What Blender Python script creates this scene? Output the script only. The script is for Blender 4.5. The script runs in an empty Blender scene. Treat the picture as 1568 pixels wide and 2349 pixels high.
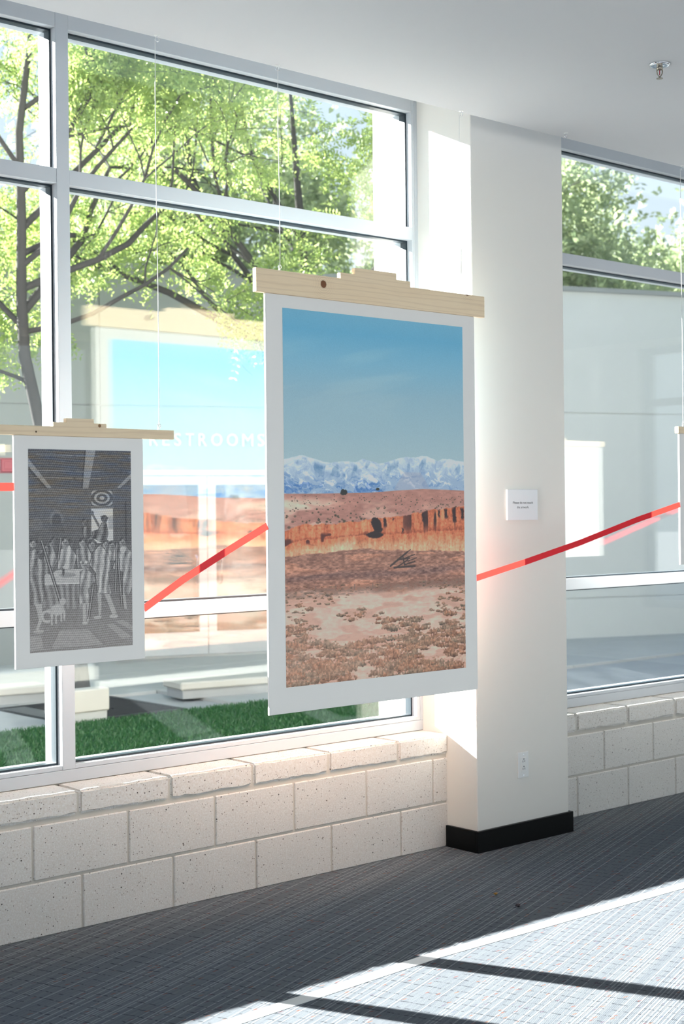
import bpy, bmesh, math, random
import numpy as np
from mathutils import Vector, Matrix

# ------------------------------------------------------------------ camera, sky, sun, exposure
S = bpy.context.scene
C = S.collection
YAW, PITCH, ROLL = math.radians(41.0987), math.radians(0.0156), math.radians(-0.6077)
fw = Vector((math.sin(YAW)*math.cos(PITCH), math.cos(YAW)*math.cos(PITCH), math.sin(PITCH)))
rt = Vector((math.cos(YAW), -math.sin(YAW), 0)); up = rt.cross(fw)
r2 = math.cos(ROLL)*rt + math.sin(ROLL)*up
u2 = -math.sin(ROLL)*rt + math.cos(ROLL)*up
cam = bpy.data.cameras.new('camera'); camo = bpy.data.objects.new('camera', cam); C.objects.link(camo)
m = Matrix((r2, u2, -fw)).transposed().to_4x4(); m.translation = Vector((-2.7939, -4.7036, 1.5308))
camo.matrix_world = m
cam.sensor_fit = 'VERTICAL'; cam.sensor_height = 36.0; cam.lens = 3332.79/2349*36.0
cam.clip_start = 0.05; cam.clip_end = 400
cam.dof.use_dof = True; cam.dof.focus_distance = 5.5; cam.dof.aperture_fstop = 4.5
S.camera = camo

W = bpy.data.worlds.new('World'); S.world = W; W.use_nodes = True
nt = W.node_tree; nt.nodes.clear()
wo = nt.nodes.new('ShaderNodeOutputWorld'); bg = nt.nodes.new('ShaderNodeBackground')
tc = nt.nodes.new('ShaderNodeTexCoord'); sp = nt.nodes.new('ShaderNodeSeparateXYZ'); rp = nt.nodes.new('ShaderNodeValToRGB')
nt.links.new(tc.outputs['Generated'], sp.inputs[0]); nt.links.new(sp.outputs['Z'], rp.inputs[0])
e = rp.color_ramp.elements
e[0].position = 0.0; e[0].color = (0.80, 0.91, 1.0, 1)
e[1].position = 1.0; e[1].color = (0.26, 0.46, 0.95, 1)
k = e.new(0.22); k.color = (0.74, 0.87, 1.0, 1)
k = e.new(0.5); k.color = (0.48, 0.69, 1.0, 1)
nt.links.new(rp.outputs[0], bg.inputs[0]); bg.inputs[1].default_value = 1.2
nt.links.new(bg.outputs[0], wo.inputs[0])

SUN = Vector((-0.44, 1.0, 0.468)).normalized()          # towards the sun
sl = bpy.data.lights.new('sun', 'SUN'); sl.energy = 54.0; sl.angle = math.radians(0.53); sl.color = (1.0, 0.988, 0.965)
so = bpy.data.objects.new('sun', sl); C.objects.link(so); so.location = SUN*40
so.rotation_euler = SUN.to_track_quat('Z', 'Y').to_euler()

S.view_settings.view_transform = 'Standard'; S.view_settings.look = 'None'
S.view_settings.gamma = 1.0; S.view_settings.use_curve_mapping = False
S.view_settings.exposure = 0.0
cy = S.cycles
cy.max_bounces = 14; cy.diffuse_bounces = 7; cy.glossy_bounces = 4; cy.transmission_bounces = 4
cy.transparent_max_bounces = 24; cy.caustics_reflective = False; cy.caustics_refractive = False
cy.sample_clamp_indirect = 6.0; cy.use_denoising = True

# ------------------------------------------------------------------ materials
def lin(c):
    c = np.asarray(c, float)/255.0
    return np.where(c <= 0.04045, c/12.92, ((c+0.055)/1.055)**2.4)
class N:                                                 # tiny node-tree helper
    def __init__(s, name):
        s.m = bpy.data.materials.new(name); s.m.use_nodes = True; s.t = s.m.node_tree
        s.b = s.t.nodes['Principled BSDF']; s.out = s.t.nodes['Material Output']
    def n(s, kind, **kw):
        x = s.t.nodes.new('ShaderNode'+kind)
        for a, v in kw.items():
            if a.startswith('_'): x.inputs[a[1:].replace('__', ' ')].default_value = v
            else: setattr(x, a, v)
        return x
    def l(s, a, b): s.t.links.new(a, b)
    def ramp(s, src, stops, interp='LINEAR'):
        r = s.n('ValToRGB'); r.color_ramp.interpolation = interp
        e = r.color_ramp.elements
        while len(e) < len(stops): e.new(0.5)
        for q, (p, c) in zip(e, stops):
            q.position = p; q.color = (*c, 1) if len(c) == 3 else c
        s.l(src, r.inputs[0]); return r.outputs[0]
    def mix(s, f, a, b, mode='MIX'):
        x = s.n('MixRGB', blend_type=mode)
        for i, v in ((0, f), (1, a), (2, b)):
            if hasattr(v, 'links'): s.l(v, x.inputs[i])
            else: x.inputs[i].default_value = v if i == 0 else (*v, 1)
        return x.outputs[0]
    def math(s, op, a, b=None, c=None):
        x = s.n('Math', operation=op)
        for i, v in enumerate((a, b, c)):
            if v is None: continue
            if hasattr(v, 'links'): s.l(v, x.inputs[i])
            else: x.inputs[i].default_value = v
        return x.outputs[0]
    def pos(s): return s.n('NewGeometry').outputs['Position']
    def mapped(s, scale, rot=(0, 0, 0), src=None):
        x = s.n('Mapping'); x.inputs['Scale'].default_value = scale; x.inputs['Rotation'].default_value = rot
        s.l(src if src else s.pos(), x.inputs[0]); return x.outputs[0]
    def noise(s, vec, scale, detail=2, rough=0.5):
        x = s.n('TexNoise'); x.inputs['Scale'].default_value = scale; x.inputs['Detail'].default_value = detail
        x.inputs['Roughness'].default_value = rough; s.l(vec, x.inputs['Vector']); return x.outputs['Fac']
    def base(s, c):
        if hasattr(c, 'links'): s.l(c, s.b.inputs['Base Color'])
        else: s.b.inputs['Base Color'].default_value = (*c, 1)
    def bump(s, h, strength, dist=0.002):
        x = s.n('Bump'); x.inputs['Strength'].default_value = strength; x.inputs['Distance'].default_value = dist
        s.l(h, x.inputs['Height']); s.l(x.outputs[0], s.b.inputs['Normal'])
    def set(s, rough=0.6, metal=0.0, spec=0.5):
        s.b.inputs['Roughness'].default_value = rough; s.b.inputs['Metallic'].default_value = metal
        s.b.inputs['Specular IOR Level'].default_value = spec; return s

def plain(name, col, rough=0.6, metal=0.0, spec=0.5, bump=None, vary=0.0):
    n = N(name).set(rough, metal, spec)
    if vary:
        f = n.noise(n.pos(), 3.0, 4)
        n.base(n.mix(f, tuple(c*(1-vary) for c in col), tuple(min(1, c*(1+vary)) for c in col)))
    else: n.base(col)
    if bump: n.bump(n.noise(n.pos(), bump[0], 3), bump[1])
    return n.m

M = {}
M['paint'] = plain('wall_paint', (0.80, 0.765, 0.705), 0.55, bump=(420, 0.06))
M['ceiling'] = plain('ceiling_paint', (0.625, 0.625, 0.635), 0.8, spec=0.2, bump=(160, 0.05))
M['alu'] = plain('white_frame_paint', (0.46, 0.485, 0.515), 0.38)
M['gasket'] = plain('dark_gasket_rubber', (0.010, 0.022, 0.032), 0.45)
M['basebd'] = plain('black_vinyl', (0.002, 0.002, 0.0022), 0.4, spec=0.2)
M['board'] = plain('white_print_board', (0.90, 0.865, 0.82), 0.30, spec=0.8, bump=(900, 0.05))
M['whiteplastic'] = plain('white_plastic', (0.80, 0.80, 0.78), 0.35)
M['signwhite'] = plain('sign_white', (0.84, 0.85, 0.86), 0.4)
M['ink'] = plain('black_ink', (0.02, 0.025, 0.028), 0.5)
M['slot'] = plain('dark_slot', (0.01, 0.01, 0.01), 0.6)
M['chrome'] = plain('chrome', (0.75, 0.76, 0.78), 0.12, 1.0)
M['brass'] = plain('dull_bronze_metal', (0.30, 0.27, 0.22), 0.35, 1.0)
M['bulb'] = plain('red_glass_bulb', (0.35, 0.0, 0.03), 0.1)
M['wire'] = plain('white_cord', (0.82, 0.82, 0.80), 0.5)
M['tape'] = plain('white_floor_tape', (0.66, 0.67, 0.68), 0.45)
M['mortar'] = plain('mortar', (0.60, 0.555, 0.49), 0.9, spec=0.15, bump=(260, 0.25), vary=0.1)
M['concrete'] = plain('pale_concrete', (0.42, 0.42, 0.41), 0.9, spec=0.2, bump=(60, 0.3), vary=0.12)
M['path'] = plain('grey_concrete_path', (0.36, 0.365, 0.37), 0.9, spec=0.2, vary=0.12)
M['stucco'] = plain('tree_shaded_stucco', (0.27, 0.28, 0.28), 0.9, spec=0.2, vary=0.04)  # the off-white wall again, with tree shade put into its colour
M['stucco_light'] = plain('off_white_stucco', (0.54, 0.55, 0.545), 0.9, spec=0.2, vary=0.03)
M['cream'] = plain('cream_and_sunlit_concrete', (0.52, 0.495, 0.45), 0.9, spec=0.2, vary=0.06)  # plaque's own cream; on the seat tops it stands in for sun
M['grate'] = plain('dark_iron', (0.035, 0.035, 0.04), 0.6, 0.3)
M['bell'] = plain('red_enamel', (0.32, 0.012, 0.03), 0.4)
M['bark'] = plain('dark_bark', (0.050, 0.047, 0.045), 0.95, spec=0.1, bump=(30, 0.8), vary=0.3)
M['doorwhite'] = plain('door_white_metal', (0.50, 0.52, 0.54), 0.4)
M['soil'] = plain('dark_soil', (0.05, 0.045, 0.04), 1.0, spec=0.1)
M['letter'] = plain('white_letter', (0.84, 0.85, 0.86), 0.4)
M['leafbit'] = plain('dry_leaf', (0.42, 0.20, 0.03), 0.7)
M['darkbit'] = plain('dark_scrap', (0.03, 0.012, 0.018), 0.6)

def block_material():
    n = N('ground_face_block').set(0.85, 0, 0.2); p = n.pos()
    base = n.mix(n.noise(p, 5, 4), (0.68, 0.66, 0.63), (0.78, 0.76, 0.73))
    base = n.mix(n.ramp(n.noise(p, 150, 3, 0.7), [(0.40, (0, 0, 0)), (0.62, (1, 1, 1))]), n.mix(0.5, base, (0.56, 0.49, 0.42)), base)
    v = n.n('TexVoronoi'); v.inputs['Scale'].default_value = 130; n.l(p, v.inputs['Vector'])
    pick = n.n('SeparateColor'); n.l(v.outputs['Color'], pick.inputs[0])
    d = n.ramp(v.outputs['Distance'], [(0.22, (1, 1, 1)), (0.34, (0, 0, 0))])
    dark = n.math('MULTIPLY', d, n.ramp(pick.outputs[0], [(0.80, (0, 0, 0)), (0.82, (1, 1, 1))]))
    light = n.math('MULTIPLY', d, n.ramp(pick.outputs[1], [(0.82, (0, 0, 0)), (0.84, (1, 1, 1))]))
    c = n.mix(n.math('MULTIPLY', dark, 0.85), base, (0.16, 0.13, 0.105))
    c = n.mix(n.math('MULTIPLY', light, 0.8), c, (0.80, 0.77, 0.73))
    v2 = n.n('TexVoronoi'); v2.inputs['Scale'].default_value = 38; n.l(p, v2.inputs['Vector'])
    p2 = n.n('SeparateColor'); n.l(v2.outputs['Color'], p2.inputs[0])
    big = n.math('MULTIPLY', n.ramp(v2.outputs['Distance'], [(0.10, (1, 1, 1)), (0.13, (0, 0, 0))]), n.ramp(p2.outputs[0], [(0.66, (0, 0, 0)), (0.68, (1, 1, 1))]))
    c = n.mix(big, c, (0.10, 0.085, 0.075))
    n.base(c); n.bump(n.noise(p, 180, 3, 0.7), 0.25, 0.003); return n.m
M['block'] = block_material()

def carpet_material():
    n = N('ribbed_grey_carpet').set(1.0, 0, 0.05)
    P = n.mapped((1, 1, 1), (0, 0, math.radians(-20)))      # x along the ribs, y across them
    s = n.n('SeparateXYZ'); n.l(P, s.inputs[0]); X, Y = s.outputs[0], s.outputs[1]
    RZ = (0, 0, math.radians(-20))
    def strand(pitch, seed):                                # random value and cross profile of each strand
        q = n.math('DIVIDE', Y, pitch); w = n.n('TexWhiteNoise', noise_dimensions='1D')
        n.l(n.math('ADD', n.math('FLOOR', q), seed), w.inputs['W'])
        return w.outputs['Value'], n.math('MULTIPLY', n.math('PINGPONG', q, 0.5), 2.0)
    r1, f1 = strand(0.0050, 3.0); r2, f2 = strand(0.0125, 57.0)
    rib = n.ramp(f1, [(0.0, (0,)*3), (0.45, (1,)*3), (1.0, (1,)*3)])
    mott = n.noise(n.mapped((16, 160, 1), RZ), 1.0, 2)
    base = n.mix(mott, (0.088, 0.100, 0.117), (0.158, 0.171, 0.189))
    base = n.mix(n.math('MULTIPLY', r1, 0.30), base, (0.24, 0.255, 0.27))
    core = n.ramp(f2, [(0.60, (0,)*3), (0.74, (1,)*3)])
    thr = n.math('MULTIPLY', core, n.ramp(r2, [(0.52, (0,)*3), (0.56, (1,)*3)]))
    base = n.mix(n.math('MULTIPLY', thr, 0.55), base, (0.40, 0.415, 0.425))
    wob = n.noise(n.mapped((2.5, 26, 1), RZ), 1.0, 2)
    rows = n.math('MULTIPLY', n.math('PINGPONG', n.math('DIVIDE', n.math('ADD', X, n.math('MULTIPLY', wob, 0.012)), 0.055), 0.5), 2.0)
    rowm = n.ramp(rows, [(0.05, (1,)*3), (0.12, (0,)*3)])
    rown = n.ramp(n.noise(n.mapped((14, 75, 1), RZ), 1.0, 2), [(0.46, (0,)*3), (0.54, (1,)*3)])
    rdark = n.math('MULTIPLY', rowm, rown)
    base = n.mix(n.math('MULTIPLY', rdark, 0.85), base, (0.020, 0.021, 0.026))
    fl = n.n('TexVoronoi', voronoi_dimensions='2D'); fl.inputs['Scale'].default_value = 1.0
    n.l(n.mapped((24, 120, 1), RZ), fl.inputs['Vector'])
    fc = n.n('SeparateColor'); n.l(fl.outputs['Color'], fc.inputs[0])
    fm = n.math('MULTIPLY', n.ramp(fl.outputs['Distance'], [(0.22, (1,)*3), (0.30, (0,)*3)]), n.ramp(fc.outputs[0], [(0.935, (0,)*3), (0.94, (1,)*3)]))
    fcol = n.ramp(fc.outputs[1], [(0.0, (0.22, 0.04, 0.018)), (0.45, (0.30, 0.10, 0.03)), (0.7, (0.13, 0.025, 0.03)), (1.0, (0.06, 0.09, 0.15))])
    base = n.mix(n.math('MULTIPLY', fm, 0.8), base, fcol)
    base = n.mix(n.math('MULTIPLY', n.math('SUBTRACT', 1.0, rib), 0.55), base, (0.03, 0.033, 0.04))
    n.base(base)
    n.bump(n.math('SUBTRACT', n.math('ADD', n.math('MULTIPLY', rib, 0.6), n.math('MULTIPLY', thr, 0.5)), rdark), 0.5, 0.0025)
    return n.m
M['carpet'] = carpet_material()

def wood_material(name, knots, seed):
    n = N(name).set(0.55, 0, 0.35); p = n.pos()
    w = n.noise(n.mapped((3.0, 6.0, 26.0)), 1.0, 3)
    g = n.n('TexWave', wave_type='BANDS', bands_direction='Z'); g.inputs['Scale'].default_value = 16; g.inputs['Distortion'].default_value = 7
    g.inputs['Detail'].default_value = 3; g.inputs['Detail Scale'].default_value = 1.2
    n.l(n.mapped((0.10, 0.3, 1.0)), g.inputs['Vector'])
    c = n.mix(w, (0.90, 0.69, 0.45), (0.95, 0.77, 0.54))
    c = n.mix(n.math('MULTIPLY', n.ramp(g.outputs['Fac'], [(0.72, (0, 0, 0)), (0.95, (1, 1, 1))]), 0.16), c, (0.50, 0.30, 0.15))
    f = n.noise(n.mapped((14, 14, 330)), 1.0, 2)
    c = n.mix(n.math('MULTIPLY', n.ramp(f, [(0.5, (0, 0, 0)), (0.8, (1, 1, 1))]), 0.22), c, (0.66, 0.50, 0.34))
    for (x, z, r, col) in knots:
        v = n.n('VectorMath', operation='MULTIPLY'); n.l(p, v.inputs[0]); v.inputs[1].default_value = (1, 0, 1)
        d = n.n('VectorMath', operation='DISTANCE'); n.l(v.outputs[0], d.inputs[0]); d.inputs[1].default_value = (x, 0, z)
        dd = n.math('ADD', d.outputs['Value'], n.math('MULTIPLY', n.noise(p, 90, 2), 0.2*r))
        rings = n.math('PINGPONG', n.math('DIVIDE', dd, r*0.45), 0.5)
        halo = n.math('MULTIPLY', n.ramp(n.math('DIVIDE', dd, r*4.5), [(0.2, (1, 1, 1)), (0.9, (0, 0, 0))]), n.ramp(rings, [(0.3, (0, 0, 0)), (0.5, (1, 1, 1))]))
        c = n.mix(n.math('MULTIPLY', halo, 0.38), c, (0.45, 0.24, 0.11))
        c = n.mix(n.ramp(n.math('DIVIDE', dd, r), [(0.85, (1, 1, 1)), (1.0, (0, 0, 0))], 'LINEAR'), c, col)
    n.base(c); n.bump(f, 0.05, 0.001); return n.m

def glass_material():
    n = N('window_glass'); n.t.nodes.remove(n.b)
    lw = n.n('LayerWeight'); lw.inputs['Blend'].default_value = 0.5
    p5 = n.math('POWER', lw.outputs['Facing'], 5.0)
    fac = n.math('ADD', n.math('MULTIPLY', p5, 0.94), 0.025)
    tr = n.n('BsdfTransparent'); tr.inputs[0].default_value = (0.975, 0.985, 0.98, 1)
    gl = n.n('BsdfGlossy'); gl.inputs['Roughness'].default_value = 0.0; gl.inputs['Color'].default_value = (1, 1, 1, 1)
    mx = n.n('MixShader'); n.l(fac, mx.inputs[0]); n.l(tr.outputs[0], mx.inputs[1]); n.l(gl.outputs[0], mx.inputs[2])
    n.l(mx.outputs[0], n.out.inputs[0]); return n.m
M['glass'] = glass_material()

def leaf_material(name, ca, cb, ta, tb):
    n = N(name); n.t.nodes.remove(n.b)
    g = n.n('NewGeometry'); r = g.outputs['Random Per Island']
    df = n.n('BsdfDiffuse'); n.l(n.mix(r, ca, cb), df.inputs[0])
    ts = n.n('BsdfTranslucent'); n.l(n.mix(r, ta, tb), ts.inputs[0])
    gl = n.n('BsdfGlossy'); gl.inputs['Roughness'].default_value = 0.35; gl.inputs[0].default_value = (0.6, 0.6, 0.6, 1)
    a = n.n('AddShader'); n.l(df.outputs[0], a.inputs[0]); n.l(ts.outputs[0], a.inputs[1])
    mx = n.n('MixShader'); mx.inputs[0].default_value = 0.05; n.l(a.outputs[0], mx.inputs[1]); n.l(gl.outputs[0], mx.inputs[2])
    n.l(mx.outputs[0], n.out.inputs[0]); return n.m
M['leaf'] = leaf_material('locust_leaf', (0.08, 0.125, 0.035), (0.13, 0.175, 0.05), (0.17, 0.245, 0.065), (0.31, 0.35, 0.11))
M['farleaf'] = leaf_material('hazed_leaf', (0.07, 0.10, 0.045), (0.12, 0.15, 0.07), (0.17, 0.21, 0.11), (0.28, 0.31, 0.17))  # distance haze put into the leaf colour
M['grass'] = leaf_material('grass_blade', (0.020, 0.072, 0.026), (0.038, 0.105, 0.034), (0.02, 0.08, 0.022), (0.04, 0.11, 0.03))
M['turf'] = plain('turf_ground', (0.022, 0.07, 0.026), 1.0, spec=0.1, vary=0.3)

def ribbon_material():
    n = N('red_ribbon'); n.t.nodes.remove(n.b)
    df = n.n('BsdfDiffuse'); df.inputs[0].default_value = (0.74, 0.006, 0.024, 1)
    ts = n.n('BsdfTranslucent'); ts.inputs[0].default_value = (0.13, 0.0125, 0.0085, 1)
    gl = n.n('BsdfGlossy'); gl.inputs['Roughness'].default_value = 0.3
    a = n.n('AddShader'); n.l(df.outputs[0], a.inputs[0]); n.l(ts.outputs[0], a.inputs[1])
    mx = n.n('MixShader'); mx.inputs[0].default_value = 0.03; n.l(a.outputs[0], mx.inputs[1]); n.l(gl.outputs[0], mx.inputs[2])
    n.l(mx.outputs[0], n.out.inputs[0]); return n.m
M['ribbon'] = ribbon_material()

def print_material(name):
    n = N(name).set(0.30, 0, 0.5)
    a = n.n('VertexColor', layer_name='ink'); n.base(a.outputs[0]); return n.m
M['print'] = print_material('printed_ink')

# ------------------------------------------------------------------ object helpers
def tag(o, label=None, cat=None, group=None, kind=None):
    for k, v in (('label', label), ('category', cat), ('group', group), ('kind', kind)):
        if v: o[k] = v
    return o
def empty(name, loc=(0, 0, 0), label=None, cat=None, group=None, kind=None, rz=0.0):
    o = bpy.data.objects.new(name, None); C.objects.link(o); o.location = loc; o.rotation_euler = (0, 0, rz)
    o.empty_display_size = 0.1
    return tag(o, label, cat, group, kind)
def link(name, me, mat, parent=None, loc=(0, 0, 0), smooth=False):
    if mat and not me.materials: me.materials.append(mat)
    if smooth: me.polygons.foreach_set('use_smooth', np.ones(len(me.polygons), bool))
    o = bpy.data.objects.new(name, me); C.objects.link(o); o.location = loc
    if parent: o.parent = parent
    return o
def bm_mesh(bm, name='m'):
    me = bpy.data.meshes.new(name); bm.normal_update(); bm.to_mesh(me); bm.free(); return me
def add_box(bm, lo, hi):
    v = [bm.verts.new((x, y, z)) for x in (lo[0], hi[0]) for y in (lo[1], hi[1]) for z in (lo[2], hi[2])]
    for f in ((0, 1, 3, 2), (4, 6, 7, 5), (0, 4, 5, 1), (2, 3, 7, 6), (0, 2, 6, 4), (1, 5, 7, 3)):
        bm.faces.new([v[i] for i in f])
    return v
def box(name, lo, hi, mat, parent=None, bevel=0.0, seg=1):
    bm = bmesh.new(); add_box(bm, lo, hi)
    if bevel: bmesh.ops.bevel(bm, geom=list(bm.edges), offset=bevel, segments=seg, affect='EDGES', profile=0.5)
    return link(name, bm_mesh(bm), mat, parent)
def boxes(name, lst, mat, parent=None):
    bm = bmesh.new()
    for lo, hi in lst: add_box(bm, lo, hi)
    return link(name, bm_mesh(bm), mat, parent)
def lathe(prof, seg=24, axis='Z', center=(0, 0, 0)):
    bm = bmesh.new(); rings = []
    for r, z in prof:
        ring = []
        for i in range(seg):
            a = 2*math.pi*i/seg; q = (r*math.cos(a), r*math.sin(a), z)
            if axis == 'Y': q = (q[0], q[2], q[1])
            ring.append(bm.verts.new((q[0]+center[0], q[1]+center[1], q[2]+center[2])))
        rings.append(ring)
    for a, b in zip(rings, rings[1:]):
        for i in range(seg): bm.faces.new((a[i], a[(i+1) % seg], b[(i+1) % seg], b[i]))
    bm.faces.new(rings[0][::-1]); bm.faces.new(rings[-1])
    bmesh.ops.recalc_face_normals(bm, faces=bm.faces)
    return bm_mesh(bm)
def tube_arrays(paths, sides=6):                          # list of (points Nx3, radii N) -> verts, quads
    V, F, base = [], [], 0
    for pts, rad in paths:
        pts = np.asarray(pts, float); n = len(pts)
        t = np.gradient(pts, axis=0); t /= np.linalg.norm(t, axis=1)[:, None]+1e-9
        ref = np.array([0, 0, 1.0]) if abs(t[0, 2]) < 0.9 else np.array([1.0, 0, 0])
        a = np.cross(t, ref); a /= np.linalg.norm(a, axis=1)[:, None]+1e-9; b = np.cross(t, a)
        th = np.arange(sides)*2*np.pi/sides
        ring = pts[:, None, :]+np.asarray(rad)[:, None, None]*(np.cos(th)[None, :, None]*a[:, None, :]+np.sin(th)[None, :, None]*b[:, None, :])
        V.append(ring.reshape(-1, 3))
        i = np.arange(n-1)[:, None]*sides; j = np.arange(sides)[None, :]; j2 = (j+1) % sides
        F.append((np.stack([i+j, i+j2, i+sides+j2, i+sides+j], -1)+base).reshape(-1, 4))
        base += n*sides
    return np.concatenate(V), np.concatenate(F)
def quad_mesh(V, F, name='m'):
    me = bpy.data.meshes.new(name); V = np.ascontiguousarray(V, np.float32); F = np.ascontiguousarray(F, np.int32)
    me.vertices.add(len(V)); me.vertices.foreach_set('co', V.ravel())
    me.loops.add(F.size); me.loops.foreach_set('vertex_index', F.ravel())
    me.polygons.add(len(F)); me.polygons.foreach_set('loop_start', np.arange(0, F.size, 4, dtype=np.int32))
    me.update(calc_edges=True); return me
def tube(name, pts, r, mat, parent=None, sides=8):
    V, F = tube_arrays([(pts, np.full(len(pts), r))], sides); return link(name, quad_mesh(V, F), mat, parent, smooth=True)

# ------------------------------------------------------------------ room shell
CZ = 3.225                                               # ceiling height; its edge stops short of the window wall
YE = -0.395
RX0, RX1, RY0 = -7.4, 9.1, -6.6
tag(box('floor', (RX0, RY0, -0.10), (RX1, 0.16, 0.0), M['carpet']), 'ribbed blue-grey carpet with orange flecks, half in sunlight', 'floor', kind='structure')
tag(box('ceiling', (RX0, RY0, CZ), (RX1, YE, CZ+0.25), M['ceiling']), 'smooth white painted ceiling above the hanging prints', 'ceiling', kind='structure')
tag(box('trim_1', (RX0, YE, 3.62), (RX1, 0.16, 3.70), M['ceiling']), 'raised top of the recess behind the ceiling edge', 'trim', kind='structure')
tag(boxes('wall_back', [((RX0, RY0-0.2, -0.1), (RX1, RY0, 0.12)), ((RX0, RY0-0.2, 3.15), (RX1, RY0, 3.7))], M['paint']), 'back wall of the room behind the camera, opened wide for fill light', 'wall', kind='structure')  # wide opening added to brighten the room
# end walls with window openings
def end_wall(name, x0, x1, y0, y1, lab):
    o = boxes(name, [((x0, RY0, -0.1), (x1, y0, 3.7)), ((x0, y1, -0.1), (x1, 0.3, 3.7)), ((x0, y0, -0.1), (x1, y1, 0.55)), ((x0, y0, 3.15), (x1, y1, 3.7))], M['paint'])
    return tag(o, lab, 'wall', kind='structure')
end_wall('wall_right', RX1, RX1+0.25, -3.95, -0.9, 'white end wall with a wide window, right of the view')
end_wall('wall_left', RX0-0.25, RX0, -5.2, -1.5, 'white end wall with an opening added for fill light, left of the view')
def end_window(name, x, y0, y1, lab):
    o = empty(name, (0, 0, 0), lab, 'window', kind='structure')
    for yy in (y0+0.035, (y0+y1)/2, y1-0.035): box('mullion', (x-0.05, yy-0.035, 0.55), (x+0.05, yy+0.035, 3.15), M['alu'], o)
    for zz in (0.585, 2.6, 3.115): box('transom', (x-0.05, y0, zz-0.035), (x+0.05, y1, zz+0.035), M['alu'], o)
    box('pane', (x-0.004, y0, 0.55), (x+0.004, y1, 3.15), M['glass'], o)
end_window('window_4', RX1+0.12, -3.95, -0.9, 'window in the right-hand end wall with white frame')
end_window('fill_window_left', RX0-0.12, -5.2, -1.5, 'unseen window added in the left-hand end wall for fill light')  # unseen window, added to brighten the room

bw = empty('fill_window_back', (0, 0, 0), 'unseen floor to ceiling glazing added in the back wall for fill light', 'window', kind='structure')  # unseen glazing, added to light the surfaces facing the room
for i in range(8): box('mullion', (RX0+0.02+i*2.35-0.0, RY0-0.15, 0.12), (RX0+0.09+i*2.35, RY0-0.05, 3.15), M['alu'], bw)
for zz in (0.155, 3.115): box('transom', (RX0, RY0-0.15, zz-0.035), (RX1, RY0-0.05, zz+0.035), M['alu'], bw)
box('pane', (RX0, RY0-0.104, 0.19), (RX1, RY0-0.096, 3.08), M['glass'], bw)

# low concrete-block wall, each block its own piece on a recessed mortar core
YF = 0.155                                               # inner face of the window frames
def block_mesh(w, h, d, bev, seed, rough=0.0):
    bm = bmesh.new(); add_box(bm, (-w/2, 0, 0), (w/2, d, h))
    if rough:
        bmesh.ops.subdivide_edges(bm, edges=[e for e in bm.edges if abs(e.verts[0].co.x-e.verts[1].co.x) > 0.1], cuts=11)
        rnd = random.Random(seed)
        bmesh.ops.bevel(bm, geom=[e for e in bm.edges if len(e.link_faces) == 2 and e.calc_face_angle(0) > 0.5], offset=bev, segments=2, affect='EDGES')
        for v in bm.verts:
            if v.co.z < 0.012 and v.co.y < 0.03: v.co.z += rnd.uniform(-0.004, 0.004)
            if v.co.z > h-0.012 and v.co.y < 0.03: v.co.z += rnd.uniform(-0.0025, 0.001)
    else: bmesh.ops.bevel(bm, geom=list(bm.edges), offset=bev, segments=1, affect='EDGES')
    return bm_mesh(bm, 'block')
BW = 0.4064
def block_wall(name, x0, x1, offs, lab, depth=0.36):
    w = boxes(name, [((x0, 0.006, 0.0), (x1, depth, 0.500))], M['mortar']); tag(w, lab, 'wall', kind='structure')
    cache = {}
    for (z0, z1, off, cap) in ((0.0, 0.1975, offs[2], 0), (0.2075, 0.4035, offs[1], 0), (0.4245, 0.513, offs[0], 1)):
        k0 = math.floor((x0-off)/BW); k = k0
        while off+k*BW < x1:
            a, b = max(x0, off+k*BW+0.0045), min(x1, off+(k+1)*BW-0.0045)
            if b-a > 0.02:
                key = (round(b-a, 4), cap, (k % 3) if cap else 0)
                if key not in cache:
                    cache[key] = block_mesh(b-a, z1-z0, (YF+0.02) if cap else 0.10, 0.008 if cap else 0.0035, k, cap)
                    cache[key].materials.append(M['block'])
                o = link('block', cache[key], None, w, ((a+b)/2, -0.003 if cap else 0.0, z0))
            k += 1
    return w
block_wall('wall_front', -2.40, 1.935, (0.0, -0.1904, 0.0136), 'low wall of speckled cream concrete blocks under the left window')
block_wall('wall_front_right', 2.55, 6.885, (2.848, 3.063, 2.850), 'low wall of speckled cream concrete blocks right of the pier')

# piers between the window bays
def pier(name, x0, x1, lab, top=3.62):
    return tag(box(name, (x0, -0.19, 0.0), (x1, 0.46, top), M['paint'], bevel=0.003), lab, 'pier', kind='structure')
pier('wall_pier', 1.93, 2.555, 'white painted pier between the two windows, with sign and outlet')
pier('wall_pier.001', -3.02, -2.40, 'white painted pier left of the view')
pier('wall_pier.002', 6.885, 7.51, 'white painted pier at the far right of the room')
# black base round the pier
def base_pier():
    o = empty('baseboard_pier', (0, 0, 0), 'black vinyl base wrapped round the foot of the white pier', 'baseboard', kind='structure')
    for nm, lo, hi in (('base_front', (1.915, -0.205, 0), (2.572, -0.19, 0.097)), ('base_side', (1.915, -0.19, 0), (1.93, -0.002, 0.097)), ('base_side', (2.555, -0.19, 0), (2.572, -0.002, 0.097))):
        box(nm, lo, hi, M['basebd'], o, bevel=0.002)
base_pier()

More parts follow.
